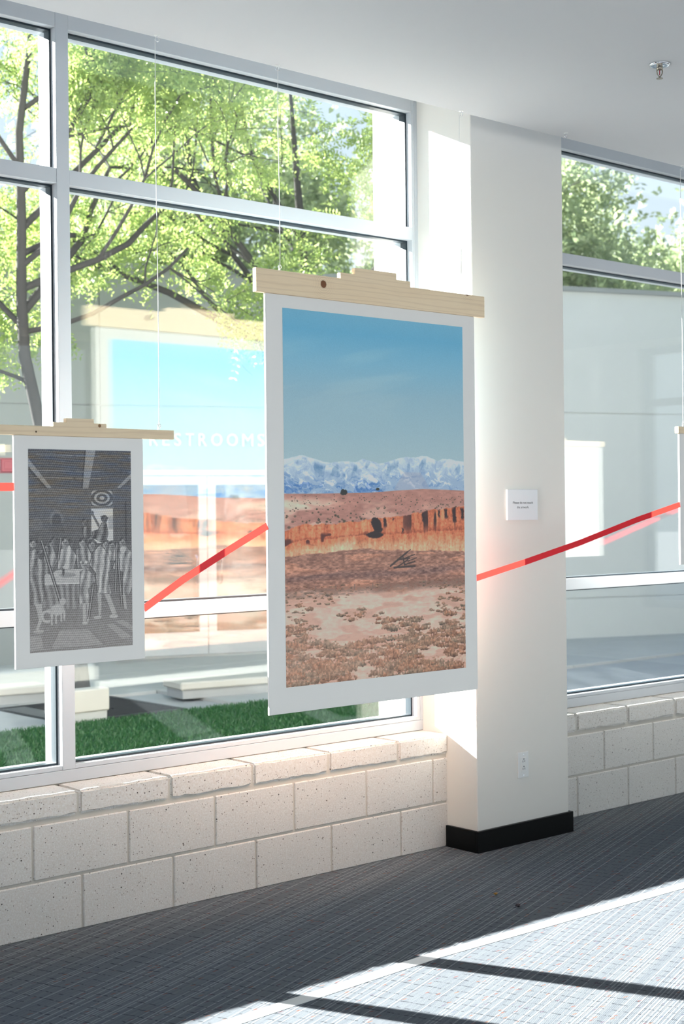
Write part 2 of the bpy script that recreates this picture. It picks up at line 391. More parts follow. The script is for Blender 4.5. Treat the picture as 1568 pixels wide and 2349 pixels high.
# ------------------------------------------------------------------ windows
def window(name, x0, x1, muls, lab):
    o = empty(name, (0, 0, 0), lab, 'window', kind='structure')
    Y0, Y1, Y2, Y3 = YF, 0.190, 0.226, 0.276             # inner frame, gasket zone, outer frame
    hw = 0.028
    rails = [(0.518, 0.580), (1.120, 1.178), (2.792, 2.850), (3.386, 3.60)]
    for i, xm in enumerate(muls):
        box('mullion', (xm-hw, Y0-0.001, 0.563), (xm+hw, Y1, 3.60), M['alu'], o, bevel=0.0012)
        box('outer_mullion', (xm-hw-0.004, Y2, 0.52), (xm+hw+0.004, Y3, 3.60), M['alu'], o)
    box('jamb', (x0, Y0, 0.563), (x0+0.036, Y1, 3.60), M['alu'], o, bevel=0.0012); box('jamb', (x1-0.036, Y0, 0.563), (x1, Y1, 3.60), M['alu'], o, bevel=0.0012)
    box('jamb_strip', (x1-0.018, Y0-0.002, 0.563), (x1, Y0, 3.60), M['alu'], o)
    box('outer_jamb', (x0, Y2, 0.52), (x0+0.044, Y3, 3.60), M['alu'], o); box('outer_jamb', (x1-0.044, Y2, 0.52), (x1, Y3, 3.60), M['alu'], o)
    xs = [x0+0.036-hw] + list(muls) + [x1-0.036+hw]
    box('sill_rail', (x0, Y0-0.002, 0.516), (x1, Y1, 0.562), M['alu'], o, bevel=0.0012)
    for a, b in zip(xs, xs[1:]):
        A, B = a+hw, b-hw
        for j, (z0, z1) in enumerate(rails):
            if j: box(('sill_bead', 'lower_rail', 'transom', 'head_rail')[j], (A, Y0, z0), (B, Y1, z1), M['alu'], o, bevel=0.0012)
            else: box('sill_bead', (A, Y0+0.001, 0.563), (B, Y1, z1), M['alu'], o, bevel=0.0012)
            box('outer_rail', (A-0.004, Y2, z0-0.004), (B+0.004, Y3, z1+0.004), M['alu'], o)
        for (za, zb) in ((0.580, 1.120), (1.178, 2.792), (2.850, 3.386)):
            t = 0.007
            g = boxes('gasket', [((A, Y1, za), (A+t, Y2, zb)), ((B-t, Y1, za), (B, Y2, zb)), ((A+t, Y1, za), (B-t, Y2, za+t)), ((A+t, Y1, zb-t), (B-t, Y2, zb))], M['gasket'], o)
            for y in (0.1975, 0.2165):
                box('pane', (A+0.001, y-0.0025, za+0.001), (B-0.001, y+0.0025, zb-0.001), M['glass'], o)
window('window_1', -2.40, 1.93, (-0.52, 0.053), 'tall white framed window behind the two hanging prints')
window('window_2', 2.555, 6.885, (4.405, 4.978), 'tall white framed window right of the white pier')
tag(boxes('trim_2', [((RX0, 0.16, 3.60), (RX1, 0.46, 5.0)), ((RX0, 0.16, -0.3), (-3.02, 0.46, 3.6)), ((7.51, 0.16, -0.3), (RX1, 0.46, 3.6))], M['paint']), 'outside wall above the windows', 'wall', kind='structure')

# ------------------------------------------------------------------ painted prints (numpy rasters carried as colour attributes)
rng = np.random.default_rng(7)
def vnoise(X, Y, seed):
    xi, yi = np.floor(X).astype(np.int64), np.floor(Y).astype(np.int64); fx, fy = X-xi, Y-yi
    fx, fy = fx*fx*(3-2*fx), fy*fy*(3-2*fy)
    def h(a, b):
        n = (a*374761393+b*668265263+seed*144269) & 0x7fffffff
        n = ((n ^ (n >> 13))*1274126177) & 0x7fffffff
        return ((n ^ (n >> 16)) & 0xffff)/65535.0
    return (h(xi, yi)*(1-fx)+h(xi+1, yi)*fx)*(1-fy)+(h(xi, yi+1)*(1-fx)+h(xi+1, yi+1)*fx)*fy
def fbm(X, Y, seed, oc=4, g=0.5):
    s, a, t = 0, 1.0, 0
    for i in range(oc): s = s+a*vnoise(X*2**i, Y*2**i, seed+i*17); t += a; a *= g
    return s/t
def sst(a, b, x): t = np.clip((x-a)/(b-a), 0, 1); return t*t*(3-2*t)
def comp(img, mask, col): return img*(1-mask[..., None])+np.asarray(col)*mask[..., None]
def interp(u, pts): p = np.array(pts); return np.interp(u, p[:, 0], p[:, 1])

def paint_desert(W_, H_):
    u, t = np.meshgrid((np.arange(W_)+0.5)/W_, (np.arange(H_)+0.5)/H_)
    c = lambda *v: np.array(v, float)
    # sky
    sky = np.stack([interp(t, [(0, a), (0.05, b), (0.13, d), (0.22, e_), (0.40, f)]) for a, b, d, e_, f in ((104, 96, 118, 136, 155), (159, 157, 166, 168, 176), (182, 184, 186, 180, 180))], -1)
    st = fbm(u*2.2+3, t*26+u*3.0, 3, 3); sky += (sst(0.5, 0.8, st)*sst(0.05, 0.12, t)*sst(0.33, 0.15, t))[..., None]*c(11, 6, 2)
    img = sky
    # snow mountains and their blue bases
    ridge = interp(u, [(0, .398), (.04, .393), (.08, .387), (.13, .392), (.18, .401), (.24, .406), (.30, .402), (.335, .400), (.37, .403), (.41, .392), (.45, .398), (.50, .406), (.56, .398), (.61, .389), (.66, .385), (.71, .386), (.75, .380), (.80, .385), (.84, .396), (.87, .389), (.91, .388), (.96, .393), (1, .396)])
    ridge = ridge+(fbm(u*40, t*0, 5, 3)-0.5)*0.004
    mm = sst(-0.0015, 0.0015, t-ridge)
    wx, wy = fbm(u*18, t*30, 12, 4)-0.5, fbm(u*18+7, t*30, 13, 4)-0.5; n1 = fbm(u*26+wx*3, t*70-u*10+wy*3, 11, 6, .6); n2 = fbm(u*22+9+wx*4, t*95+wy*4, 21, 6, .6)
    dep = np.clip((t-ridge)/(0.482-ridge), 0, 1)
    snow = np.clip(1.0-dep*1.35+(n1-0.5)*2.6, 0, 1)
    mcol = c(146, 166, 186)*(1-snow[..., None])+c(196, 204, 206)*snow[..., None]
    mcol = mcol-((sst(0.52, 0.66, n2)*sst(0.15, 0.6, dep))[..., None]*c(34, 24, 10))+((sst(0.55, 0.7, n1)*sst(0.35, 0.6, dep))[..., None]*c(30, 20, 14))
    dkb = 0.8*sst(0.55, 0.62, fbm(u*14+4+wx*3, t*70+wy*3, 31, 5, .6))*sst(0.55, 0.8, dep)*(u < 0.55); mcol = mcol-(dkb[..., None]*c(50, 34, 10))
    mesa = sst(0.01, 0, np.abs(u-0.69)-0.045-np.clip(t-0.43, 0, 1)*1.2)*sst(0.425, 0.432, t)*0.45; mcol = comp(mcol, mesa, (160, 158, 170))
    shade = sst(0.0, 0.018, t-ridge)*sst(0.05, 0.02, t-ridge)*sst(0.55, 0.7, fbm(u*30, t*30+u*20, 41, 3)); mcol = mcol-(shade[..., None]*c(50, 36, 22))
    img = comp(img, mm, 0)+mcol*mm[..., None]
    # dusty red hill with dots of scrub
    hill = interp(u, [(0, .4895), (.15, .4895), (.3, .488), (.45, .4865), (.6, .4805), (.75, .476), (.9, .478), (1, .4805)])
    hm = sst(-0.001, 0.001, t-hill)
    hc = c(170, 118, 104)+((fbm(u*30, t*140, 51, 4)-0.5)[..., None]*c(40, 32, 28))
    lt = sst(0.42, 0.6, fbm(u*6, t*40, 61, 3))*sst(0.5, 0.53, t+0.02*(0.5-u))*(1-0.6*u); hc = hc+lt[..., None]*c(36, 44, 38)
    hl = sst(0.35, 0.1, u)*sst(0.493, 0.51, t)*sst(0.54, 0.52, t)*0.6; hc = hc+hl[..., None]*c(34, 42, 36)
    img = comp(img, hm, 0)+hc*hm[..., None]
    spots = np.zeros_like(u); r3 = np.random.default_rng(9)
    for q in range(330):
        a, b = r3.random(), r3.uniform(.495, .585); b = b if r3.random() < .75 else r3.uniform(.487, .51)
        if a > .5 and b > .545: continue
        rx = r3.uniform(.002, .0075)*(0.45+9*(b-.487)); x0, x1 = max(0, int((a-rx*1.5)*W_)), min(W_, int((a+rx*1.5)*W_)+2); y0, y1 = int((b-rx)*H_), int((b+rx)*H_)+2
        spots[y0:y1, x0:x1] = np.maximum(spots[y0:y1, x0:x1], sst(1.2, 0.6, np.hypot((u[y0:y1, x0:x1]-a)/rx, (t[y0:y1, x0:x1]-b)/(rx*.45)))*r3.uniform(.5, .95))
    img = comp(img, spots*sst(0.0, 0.004, t-hill), (66, 58, 44))
    # cliff
    ctop = interp(u, [(0, .590), (.05, .578), (.10, .572), (.2, .573), (.3, .570), (.4, .565), (.47, .557), (.55, .556), (.65, .551), (.75, .541), (.85, .534), (.93, .529), (1, .526)])+(fbm(u*45, t*0+2, 81, 3)-0.5)*0.010
    cbot = interp(u, [(0, .655), (.15, .650), (.3, .645), (.45, .642), (.6, .648), (.8, .652), (1, .660)])+(fbm(u*25, t*0+5, 91, 3)-0.5)*0.010
    cm = sst(-0.0015, 0.0015, t-ctop); cd = (t-ctop)/(cbot-ctop)
    streak = fbm(u*70+t*3, t*26, 101, 5, .6); ccol = c(203, 112, 74)+((streak-0.5)[..., None]*c(104, 92, 76))+((fbm(u*120, t*200, 102, 3)-0.5)[..., None]*c(60, 52, 44))
    ccol = ccol+(sst(0.55, 0.95, cd)[..., None]*c(14, 42, 42))-(sst(0.54, 0.50, cd)*sst(0.40, 0.5, cd))[..., None]*c(30, 26, 20)
    crev = sst(0.66, 0.74, vnoise(u*34, t*7+3, 111))*sst(0.62, 0.25, cd)*sst(0.45, 0.75, u); ccol = comp(ccol, np.clip(crev, 0, 1), (58, 26, 22))
    crev2 = sst(0.68, 0.78, vnoise(u*26+5, t*60, 112))*sst(0.25, 0.4, cd)*sst(0.75, 0.6, cd)*sst(0.5, 0.3, u); ccol = comp(ccol, np.clip(crev2, 0, 1), (84, 34, 26))
    for (a, b0, b1, w_) in ((.75, .541, .575, .010), (.845, .535, .563, .007), (.885, .531, .566, .012), (.935, .529, .578, .014), (.985, .53, .57, .012), (.53, .556, .588, .012), (.575, .556, .57, .006), (.63, .585, .605, .007)):
        mk = sst(w_, w_*0.45, np.abs(u-a-(t-b0)*0.15+(fbm(u*60, t*120, 121, 2)-0.5)*0.012))*sst(b0-0.002, b0+0.006, t)*sst(b1, b1-0.012, t); ccol = comp(ccol, mk, (46, 22, 22))
    cave = sst(1.0, 0.75, np.hypot((u-.485-(t-.58)*0.35)/.030, (t-.580)/.028)+(fbm(u*40, t*90, 131, 3)-0.5)*0.7); ccol = comp(ccol, cave, (34, 17, 18))
    cave = sst(1.0, 0.7, np.hypot((u-.475)/.052, (t-.604)/.011)+(fbm(u*40, t*90, 132, 3)-0.5)*0.6); ccol = comp(ccol, cave, (40, 20, 19))
    slope = sst(0.01, -0.01, np.abs((u-.36)-(0.585-t)*1.2)-0.055)*sst(0.2, 0.9, cd); ccol = ccol+slope[..., None]*c(6, 22, 24)
    img = comp(img, cm, 0)+ccol*cm[..., None]
    # scrub plain
    pm = sst(-0.002, 0.002, t-cbot); per = (t-0.645)/0.355
    gr = fbm(u*60, t*240, 141, 4); pc = c(150, 104, 86)+((gr-0.5)[..., None]*c(110, 92, 80))
    warm = fbm(u*5, t*50, 151, 3); pc = pc+(sst(0.5, 0.65, warm)[..., None]*c(26, 16, 10))
    pc = pc-(sst(0.02, 0.0, np.abs(t-0.71-(fbm(u*4, t*0, 152, 2)-.5)*.02))[..., None]*c(26, 16, 8))
    sand = sst(0.748, 0.772, t+(fbm(u*8, t*60, 161, 3)-0.5)*0.03)
    sc = c(212, 172, 152)+((fbm(u*40, t*160, 171, 4)-0.5)[..., None]*c(44, 40, 36))
    pc = pc*(1-sand[..., None])+sc*sand[..., None]
    bush = np.zeros_like(u); pc = comp(pc, sst(0.0, 1.0, sand)*sst(0.5, 0.64, fbm(u*9, t*70, 163, 3))*0.5, (176, 128, 106))
    shd = np.zeros_like(u); tone = np.zeros_like(u); rb = np.random.default_rng(31)
    for t0 in np.sort(rb.uniform(0.738, 1.0, 950)**1.0):
        k_ = max(0.0, (t0-0.742)/0.258); w_ = (0.010+0.050*k_**1.3)*rb.uniform(.5, 1.5); h_ = w_*rb.uniform(.20, .36); u0 = rb.random()
        if vnoise(np.array([u0*5.0]), np.array([t0*34.0]), 167)[0] < 0.34: continue
        x0, x1 = max(0, int((u0-w_)*W_)), min(W_, int((u0+w_)*W_)+1); y0, y1 = max(0, int((t0-h_*1.1)*H_)), min(H_, int((t0+h_*.7)*H_)+1)
        if x1 <= x0 or y1 <= y0: continue
        uu, tt = u[y0:y1, x0:x1], t[y0:y1, x0:x1]; d_ = np.hypot((uu-u0)/w_, (tt-t0)/h_*np.where(tt > t0, 1.9, 1.0))
        b = sst(1.0, 0.55, d_+(vnoise(uu*130, tt*200, 169)-0.5)*0.9); bush[y0:y1, x0:x1] = np.maximum(bush[y0:y1, x0:x1], b)
        sv = b*sst(-0.5, 0.5, (tt-t0)/h_); shd[y0:y1, x0:x1] = shd[y0:y1, x0:x1]*(1-b)+sv; tone[y0:y1, x0:x1] = tone[y0:y1, x0:x1]*(1-b)+b*rb.random()
    btex = fbm(u*140, t*190, 191, 3); bc = c(160, 106, 78)*(1-tone[..., None])+c(138, 112, 90)*tone[..., None]+((btex-0.5)[..., None]*c(120, 100, 84)); bc = bc-shd[..., None]*c(74, 60, 50)
    pc = pc*(1-0.92*bush[..., None])+bc*0.92*bush[..., None]
    band = sst(0.016, 0.006, np.abs(t-0.752-(0.5-u)*0.012)); pc = comp(pc, band*0.5*sst(0.3, 0.6, gr), (100, 80, 70))
    img = comp(img, pm, 0)+pc*pm[..., None]
    fog = sst(0.35, 0.0, np.hypot((u-0.02)*0.8, (t-0.93)*1.6))+0.8*sst(0.3, 0, np.hypot((u-0.45), (t-0.95)*1.5)); img = comp(img, np.clip(fog, 0, 1)*0.22, (214, 176, 160))
    # the two dark bushes on the skyline, fence posts, dead tree
    for (a, b, rx, ry) in ((.307, .486, .021, .0095), (.492, .4765, .010, .0045)):
        k_ = sst(1.05, 0.8, np.hypot((u-a)/rx, (t-b)/ry)+(fbm(u*90, t*180, 201, 2)-0.5)*0.6); img = comp(img, k_, (38, 38, 34))
    def seg(img, x0, y0, x1, y1, w_, col):
        dx, dy = x1-x0, (y1-y0)*1.48; px, py = u-x0, (t-y0)*1.48
        q = np.clip((px*dx+py*dy)/(dx*dx+dy*dy), 0, 1); d = np.hypot(px-q*dx, py-q*dy); return comp(img, sst(w_, w_*0.4, d), col)
    for x in (.155, .26, .36, .46, .55, .66, .76, .87, .96): img = seg(img, x, .738, x, .752, .0028, (120, 92, 80))
    for s_ in ((.56, .692, .655, .655, .006), (.60, .675, .67, .672, .005), (.63, .665, .64, .69, .005), (.60, .695, .66, .676, .004), (.655, .655, .675, .648, .003), (.64, .672, .70, .662, .003), (.66, .68, .71, .672, .003), (.58, .697, .70, .695, .006), (.64, .69, .70, .682, .004)):
        img = seg(img, *s_, (62, 46, 42))
    img += (rng.random(u.shape)-0.5)[..., None]*5
    return np.clip(img, 4, 250)

def paint_engraving(W_, H_):
    u, t = np.meshgrid((np.arange(W_)+0.5)/W_, (np.arange(H_)+0.5)/H_)
    A = H_/W_*1.0
    v = np.full_like(u, 0.22)                                 # value 0 dark .. 1 paper
    def put(mask, val): nonlocal v; v = v*(1-mask)+val*mask
    def ell(x, y, rx, ry, soft=0.15): return sst(1+soft, 1-soft, np.hypot((u-x)/rx, (t-y)/ry))
    def poly(pts, soft=0.004):
        m_ = np.zeros(u.shape, bool); n_ = len(pts)
        for i in range(n_):
            x0, y0 = pts[i]; x1, y1 = pts[(i+1) % n_]
            c_ = ((y0 > t) != (y1 > t)) & (u < (x1-x0)*(t-y0)/((y1-y0) if y1 != y0 else 1e-9)+x0); m_ ^= c_
        return m_.astype(float)
    put(sst(0.19, 0.20, t), 0.28)                              # wall under the ceiling
    put(sst(0.5, 1.0, t), 0.42); v += 0.06*(fbm(u*6, t*10, 5, 3)-0.5)
    for p in (((0, .045), (0, .085), (.175, .192), (.215, .190)), ((.55, 0), (.645, 0), (.57, .192), (.515, .192)), ((1, .115), (1, .14), (.89, .19), (.855, .19))): put(poly(p), 0.50)
    for p in (((0, .085), (0, .105), (.155, .192), (.175, .192)), ((.535, 0), (.55, 0), (.515, .192), (.50, .192))): put(poly(p), 0.10)
    for y in (.028, .105, .14): put(sst(.003, .001, np.abs(t-y-u*0.004))*(fbm(u*9, t*0+y, 8, 2) > .5), 0.42)
    put(poly(((.83, .2), (1, .17), (1, .48), (.83, .48))), 0.24); put(poly(((.935, .26), (.95, .255), (.95, .47), (.935, .47))), 0.10)
    # lattice vent, open doorway
    put(poly(((.595, .2), (.815, .2), (.815, .282), (.595, .282))), 0.2)
    rr = np.hypot((u-.705)/.11, (t-.241)/.041); put((np.sin(rr*13) > 0.25)*poly(((.60, .203), (.81, .203), (.81, .28), (.60, .28))), 0.62)
    put(poly(((.59, .282), (.82, .282), (.82, .292), (.59, .292))), 0.34)
    put(poly(((.597, .294), (.813, .294), (.813, .47), (.597, .47))), 0.92)
    put(poly(((.765, .335), (.813, .33), (.813, .40), (.765, .40))), 0.62)
    # wall lamp niche
    put(ell(.26, .345, .065, .045), 0.36); put(ell(.26, .35, .045, .032), 0.18); put(poly(((.19, .37), (.33, .365), (.33, .41), (.19, .41))), .24); put(ell(.07, .37, .06, .03), 0.32)
    folds = fbm(u*60, t*26+u*9, 15, 4, .6); folds2 = 0.5+0.5*np.sin(u*95+t*16+fbm(u*4, t*5, 16, 2)*13)
    def robe(pts, val, amp=0.42):
        m_ = poly(pts); f = val+amp*(folds2-0.5)*0.8+amp*(folds-0.5)
        nonlocal v; v = v*(1-m_)+f*m_
        ed = np.clip(m_-np.minimum(np.roll(m_, 2, 1), np.roll(m_, -1, 1)), 0, 1); v = v*(1-ed)+0.06*ed
    def head(x, y, r=.032, val=.62, beard=False, hair=.2):
        put(ell(x, y-.006, r*1.12, r*0.60), hair); put(ell(x, y+.002, r*0.82, r*0.47), val)
        if beard: put(ell(x, y+.018, r*0.62, r*0.42), val*0.75)
        put(ell(x+r*.45, y+.006, r*.5, r*.40, .5)*0.6, val*.45); put(ell(x-r*.32, y, r*.20, r*.05, .4), .12); put(ell(x+r*.22, y, r*.20, r*.05, .4), .12); put(ell(x-r*.06, y+.006, r*.10, r*.12, .5)*.6, .25)
        for q in range(6): put(ell(x+r*math.cos(q*1.05), y-.010-r*.22*abs(math.sin(q*1.7)), r*.34, r*.18, .4)*.7, hair*(1.6 if q % 2 else .5))
    # figure at the doorway, arm raised
    robe(((.66, .40), (.70, .365), (.75, .37), (.765, .42), (.74, .48), (.60, .44), (.60, .41)), .32); put(poly(((.60, .325), (.615, .318), (.68, .378), (.665, .392))), .3); head(.725, .352, .03, .3, hair=.15)
    put(ell(.605, .318, .018, .013), .32); robe(((.50, .39), (.56, .38), (.60, .43), (.58, .47), (.52, .45)), .3); head(.53, .365, .03, .36)
    # back row
    for p, vl in ((((0, .50), (.06, .49), (.10, .56), (.0, .58)), .55), (((.14, .50), (.22, .48), (.27, .55), (.22, .60), (.12, .57)), .5), (((.28, .50), (.38, .475), (.45, .53), (.42, .60), (.26, .59)), .58), (((.44, .50), (.54, .47), (.60, .53), (.57, .59), (.45, .59)), .5), (((.72, .49), (.84, .48), (.86, .56), (.74, .56)), .5)): robe(p, vl)
    for a in ((.035, .465, .035, .66), (.155, .490, .03, .6), (.215, .468, .03, .55), (.235, .452, .028, .4), (.338, .462, .042, .66, True), (.505, .468, .036, .64), (.585, .452, .032, .5), (.735, .478, .034, .62), (.80, .484, .034, .6, True), (.41, .470, .02, .4)): head(*a)
    # table
    robe(((.10, .66), (.50, .66), (.50, .80), (.12, .78)), .42, .25); put(poly(((.13, .625), (.20, .60), (.56, .595), (.58, .64), (.50, .672), (.12, .665))), .68); put(ell(.36, .625, .08, .012), .5); put(ell(.32, .60, .012, .03), .2); put(ell(.33, .585, .018, .008), .7)
    put(sst(.003, .001, np.abs(t-.667))*(u > .12)*(u < .5), .85)
    # front row: man at left, boy in the middle, tall man, staff bearer, dog
    robe(((0, .55), (.08, .535), (.17, .56), (.25, .60), (.20, .62), (.14, .61), (.14, .70), (.12, .78), (.0, .76)), .42); head(.095, .52, .036, .35, hair=.3)
    put(poly(((.05, .76), (.12, .76), (.11, .85), (.075, .895), (.055, .89), (.085, .84))), .62); put(ell(.08, .897, .05, .008), .6)
    robe(((.48, .61), (.54, .595), (.62, .63), (.63, .66), (.56, .70), (.58, .78), (.46, .77), (.47, .70)), .5); head(.525, .580, .034, .6, hair=.55)
    put(poly(((.50, .77), (.535, .77), (.535, .865), (.505, .865))), .62); put(poly(((.545, .77), (.575, .77), (.56, .865), (.54, .865))), .62); put(ell(.525, .87, .03, .007), .65)
    robe(((.60, .52), (.68, .475), (.76, .52), (.80, .60), (.76, .62), (.79, .73), (.64, .72), (.63, .62), (.57, .58)), .56, .5); head(.60, .478, .038, .64, True)
    put(poly(((.65, .72), (.69, .73), (.685, .83), (.66, .84))), .62); put(poly(((.72, .73), (.77, .73), (.84, .83), (.80, .84))), .62); put(ell(.65, .845, .04, .008), .66); put(ell(.81, .845, .045, .009), .66)
    robe(((.86, .51), (.93, .48), (1, .52), (1, .70), (.97, .74), (.90, .74), (.90, .62), (.80, .60)), .52, .45); head(.905, .468, .036, .62, True); put(ell(.91, .505, .03, .016), .72)
    put(poly(((.90, .74), (.93, .74), (.945, .81), (.92, .81))), .6)
    for (x0, y0, x1, y1) in ((.30, .44, .27, .55), (.115, .45, .29, .76), (.85, .47, .83, .72), (.86, .55, .895, .80), (.61, .68, .56, .85)):
        d = np.abs((u-x0)*(y1-y0)-(t-y0)*(x1-x0))/np.hypot(x1-x0, y1-y0)
        put(sst(.008, .004, d)*(t > y0)*(t < y1), .6); put(sst(.006, .003, np.abs(d-.009))*(t > y0)*(t < y1), .12)
    put(ell(.26, .795, .065, .028), .66); put(ell(.31, .755, .032, .018), .66); put(ell(.19, .80, .03, .012), .6)
    for (a, b, w_) in ((.205, .87, .011), (.245, .865, .010), (.295, .855, .010), (.325, .85, .010)): put(poly(((a-w_, .80), (a+w_, .80), (a+w_*.7, b), (a-w_*.7, b))), .66)
    put(sst(.01, .005, np.abs(np.hypot((u-.165)/.05, (t-.825)/.026)-1)*.03)*(u < .19), .66)
    # floor light patches
    for p in (((.28, .90), (.55, .90), (.70, .985), (.20, .985)), ((.74, .885), (.80, .88), (.99, .955), (.90, .965)), ((.82, .87), (.90, .865), (1, .90), (1, .925)), ((.0, .92), (.10, .92), (.13, .99), (0, .99))): put(poly(p), .52)
    # hatching
    hx = np.sin((t*H_*0.92+np.sin(u*9)*2.0)*1.05)*0.5+0.5; hy = np.sin((u*W_*0.80+t*H_*0.42)*1.2)*0.5+0.5
    hat = 0.6*hx+0.4*hy
    v = np.clip(0.5+(v-0.40)*1.25+(fbm(u*90, t*150, 88, 3)-.5)*0.22, 0, 1)*0.9; out = np.clip(v+(hat-0.5)*(0.42-0.2*v), 0.0, 1)
    lo, hi = np.array([40, 37, 39.]), np.array([200, 195, 190.]); col = lo+(hi-lo)*out[..., None]
    warm = sst(0.45, 1.0, t)[..., None]*np.array([26, 20, 15.])*(1-out[..., None]); col = col+warm
    moire = (fbm(u*5, t*70, 77, 3)-0.5)*sst(0.5, 0.15, t); col += moire[..., None]*np.array([34, 4, -40.])
    return np.clip(col, 4, 250)

def paint_sketch(W_, H_):
    u, t = np.meshgrid((np.arange(W_)+0.5)/W_, (np.arange(H_)+0.5)/H_)
    d = sst(0.56, 0.75, fbm(u*9, t*9, 301, 5)); col = np.array([190, 191, 191.])-d[..., None]*np.array([60, 55, 50.])
    return np.clip(col, 4, 250)

def print_mesh(img, x0, x1, z0, z1, y, front, gain):
    H_, W_, _ = img.shape; xs = np.linspace(x0, x1, W_+1); zs = np.linspace(z1, z0, H_+1)
    X, Z = np.meshgrid(xs, zs); V = np.stack([X, np.full_like(X, y), Z], -1).reshape(-1, 3)
    i, j = np.meshgrid(np.arange(H_), np.arange(W_), indexing='ij'); a = i*(W_+1)+j
    F = np.stack([a, a+W_+1, a+W_+2, a+1], -1).reshape(-1, 4)
    im = img if front else img[:, ::-1]
    if not front: F = F[:, ::-1]
    me = quad_mesh(V, F, 'print')
    ca = me.color_attributes.new('ink', 'FLOAT_COLOR', 'CORNER')
    rgb = np.clip(lin(im)*gain, 0, 0.9).reshape(-1, 1, 3); rgba = np.concatenate([np.repeat(rgb, 4, 1), np.ones((len(F), 4, 1))], -1)
    ca.data.foreach_set('color', rgba.astype(np.float32).ravel())
    return me
GAIN = 1.6

# ------------------------------------------------------------------ hanging prints
YP = -0.40
def bar_mesh(x0, x1, zb, zt, steps):                      # stepped hanger bar; steps: (x0, x1, ztop) inner blocks
    out = [(x0, zb), (x1, zb), (x1, zt)]
    for (a, b, z) in steps: out += [(b, out[-1][1]), (b, z)]
    for k_ in range(len(steps)-1, -1, -1):
        a, b, z = steps[k_]; out += [(a, z), (a, steps[k_-1][2] if k_ else zt)]
    out += [(x0, zt)]
    bm = bmesh.new(); vs = [bm.verts.new((x, YP-0.011, z)) for x, z in out]; f = bm.faces.new(vs)
    r = bmesh.ops.extrude_face_region(bm, geom=[f])
    for g in r['geom']:
        if isinstance(g, bmesh.types.BMVert): g.co.y = YP+0.011
    bmesh.ops.recalc_face_normals(bm, faces=bm.faces)
    bmesh.ops.bevel(bm, geom=list(bm.edges), offset=0.0012, segments=1, affect='EDGES')
    return bm_mesh(bm, 'bar')
def ring_path(c, r, n=14, plane='x', start=0.0, sweep=2*math.pi):
    a = [start+sweep*i/n for i in range(n+1)]
    return [(c[0]+r*math.cos(q), c[1], c[2]+r*math.sin(q)) for q in a]
def hanging_print(name, lab, bar, sheet, img_r, eyes, mats, rasters, ptag):
    o = empty(name, (0, 0, 0), lab, 'hanging print', 'double sided prints hung on cords from the ceiling')
    link('hanger_bar', bar_mesh(*bar), mats, o)
    box('sheet', (sheet[0], YP-0.006, sheet[2]), (sheet[1], YP+0.004, sheet[3]), M['board'], o, bevel=0.0008)
    f, b = rasters
    link('front_print', print_mesh(f, img_r[0], img_r[1], img_r[2], img_r[3], YP-0.0066, True, GAIN), M['print'], o)
    link('back_print', print_mesh(b, img_r[0], img_r[1], img_r[2], img_r[3], YP+0.0046, False, GAIN), M['print'], o)
    for ex, ez in eyes:
        eye = tube('screw_eye', [(ex, YP, ez-0.001), (ex, YP, ez+0.008)] + ring_path((ex, YP, ez+0.015), 0.007, 12, start=-math.pi/2), 0.0013, M['chrome'], o, 6)
        n = 9; pts = [(ex+0.002*math.sin(k_*0.7), YP, ez+0.018+(CZ-0.012-ez-0.018)*k_/n) for k_ in range(n+1)]
        tube('cord', pts, 0.0012, M['wire'], o, 6)
        tube('knot', [(ex-0.008, YP-0.002, ez+0.002), (ex-0.003, YP-0.003, ez+0.016), (ex, YP, ez+0.028), (ex+0.003, YP-0.003, ez+0.018)], 0.0014, M['wire'], o, 6)
    return o
desert = paint_desert(420, 700)
wood_a = wood_material('pine_bar_large', [(0.868, 2.418, 0.018, (0.20, 0.075, 0.028)), (1.668, 2.458, 0.016, (0.26, 0.13, 0.07))], 1)
wood_b = wood_material('pine_bar_small', [(-0.146, 1.836, 0.007, (0.30, 0.15, 0.06)), (-0.39, 1.809, 0.004, (0.10, 0.05, 0.02))], 2)
hanging_print('hanging_print', 'large desert landscape print with red cliffs, hung from a stepped pine bar',
              (0.538, 1.775, 2.360, 2.450, [(0.957, 1.336, 2.473), (1.033, 1.258, 2.499)]), (0.583, 1.714, 0.770, 2.3595), (0.665, 1.641, 0.868, 2.310),
              [(0.661, 2.450), (1.643, 2.450)], wood_a, (desert, desert[::2, ::2]), 'desert')
engr = paint_engraving(320, 560)
hanging_print('hanging_print.001', 'smaller black and white engraving of robed figures round a table, leftmost hanging print',
              (-0.598, 0.161, 1.797, 1.829, [(-0.325, -0.118, 1.8435), (-0.274, -0.168, 1.858)]), (-0.470, 0.032, 1.026, 1.7965), (-0.418, -0.019, 1.076, 1.752),
              [(0.105, 1.829), (-0.542, 1.829)], wood_b, (engr, engr[::2, ::2]), 'engraving')
sk = paint_sketch(120, 90)
hanging_print('hanging_print.002', 'print cut off by the right edge of the photo, showing its white side edge',
              (3.150, 4.075, 1.903, 1.936, [(3.50, 3.725, 1.951), (3.56, 3.665, 1.966)]), (3.163, 4.062, 1.256, 1.9025), (3.26, 3.965, 1.33, 1.85),
              [(3.203, 1.936), (4.02, 1.936)], wood_b, (sk, sk), 'sketch')

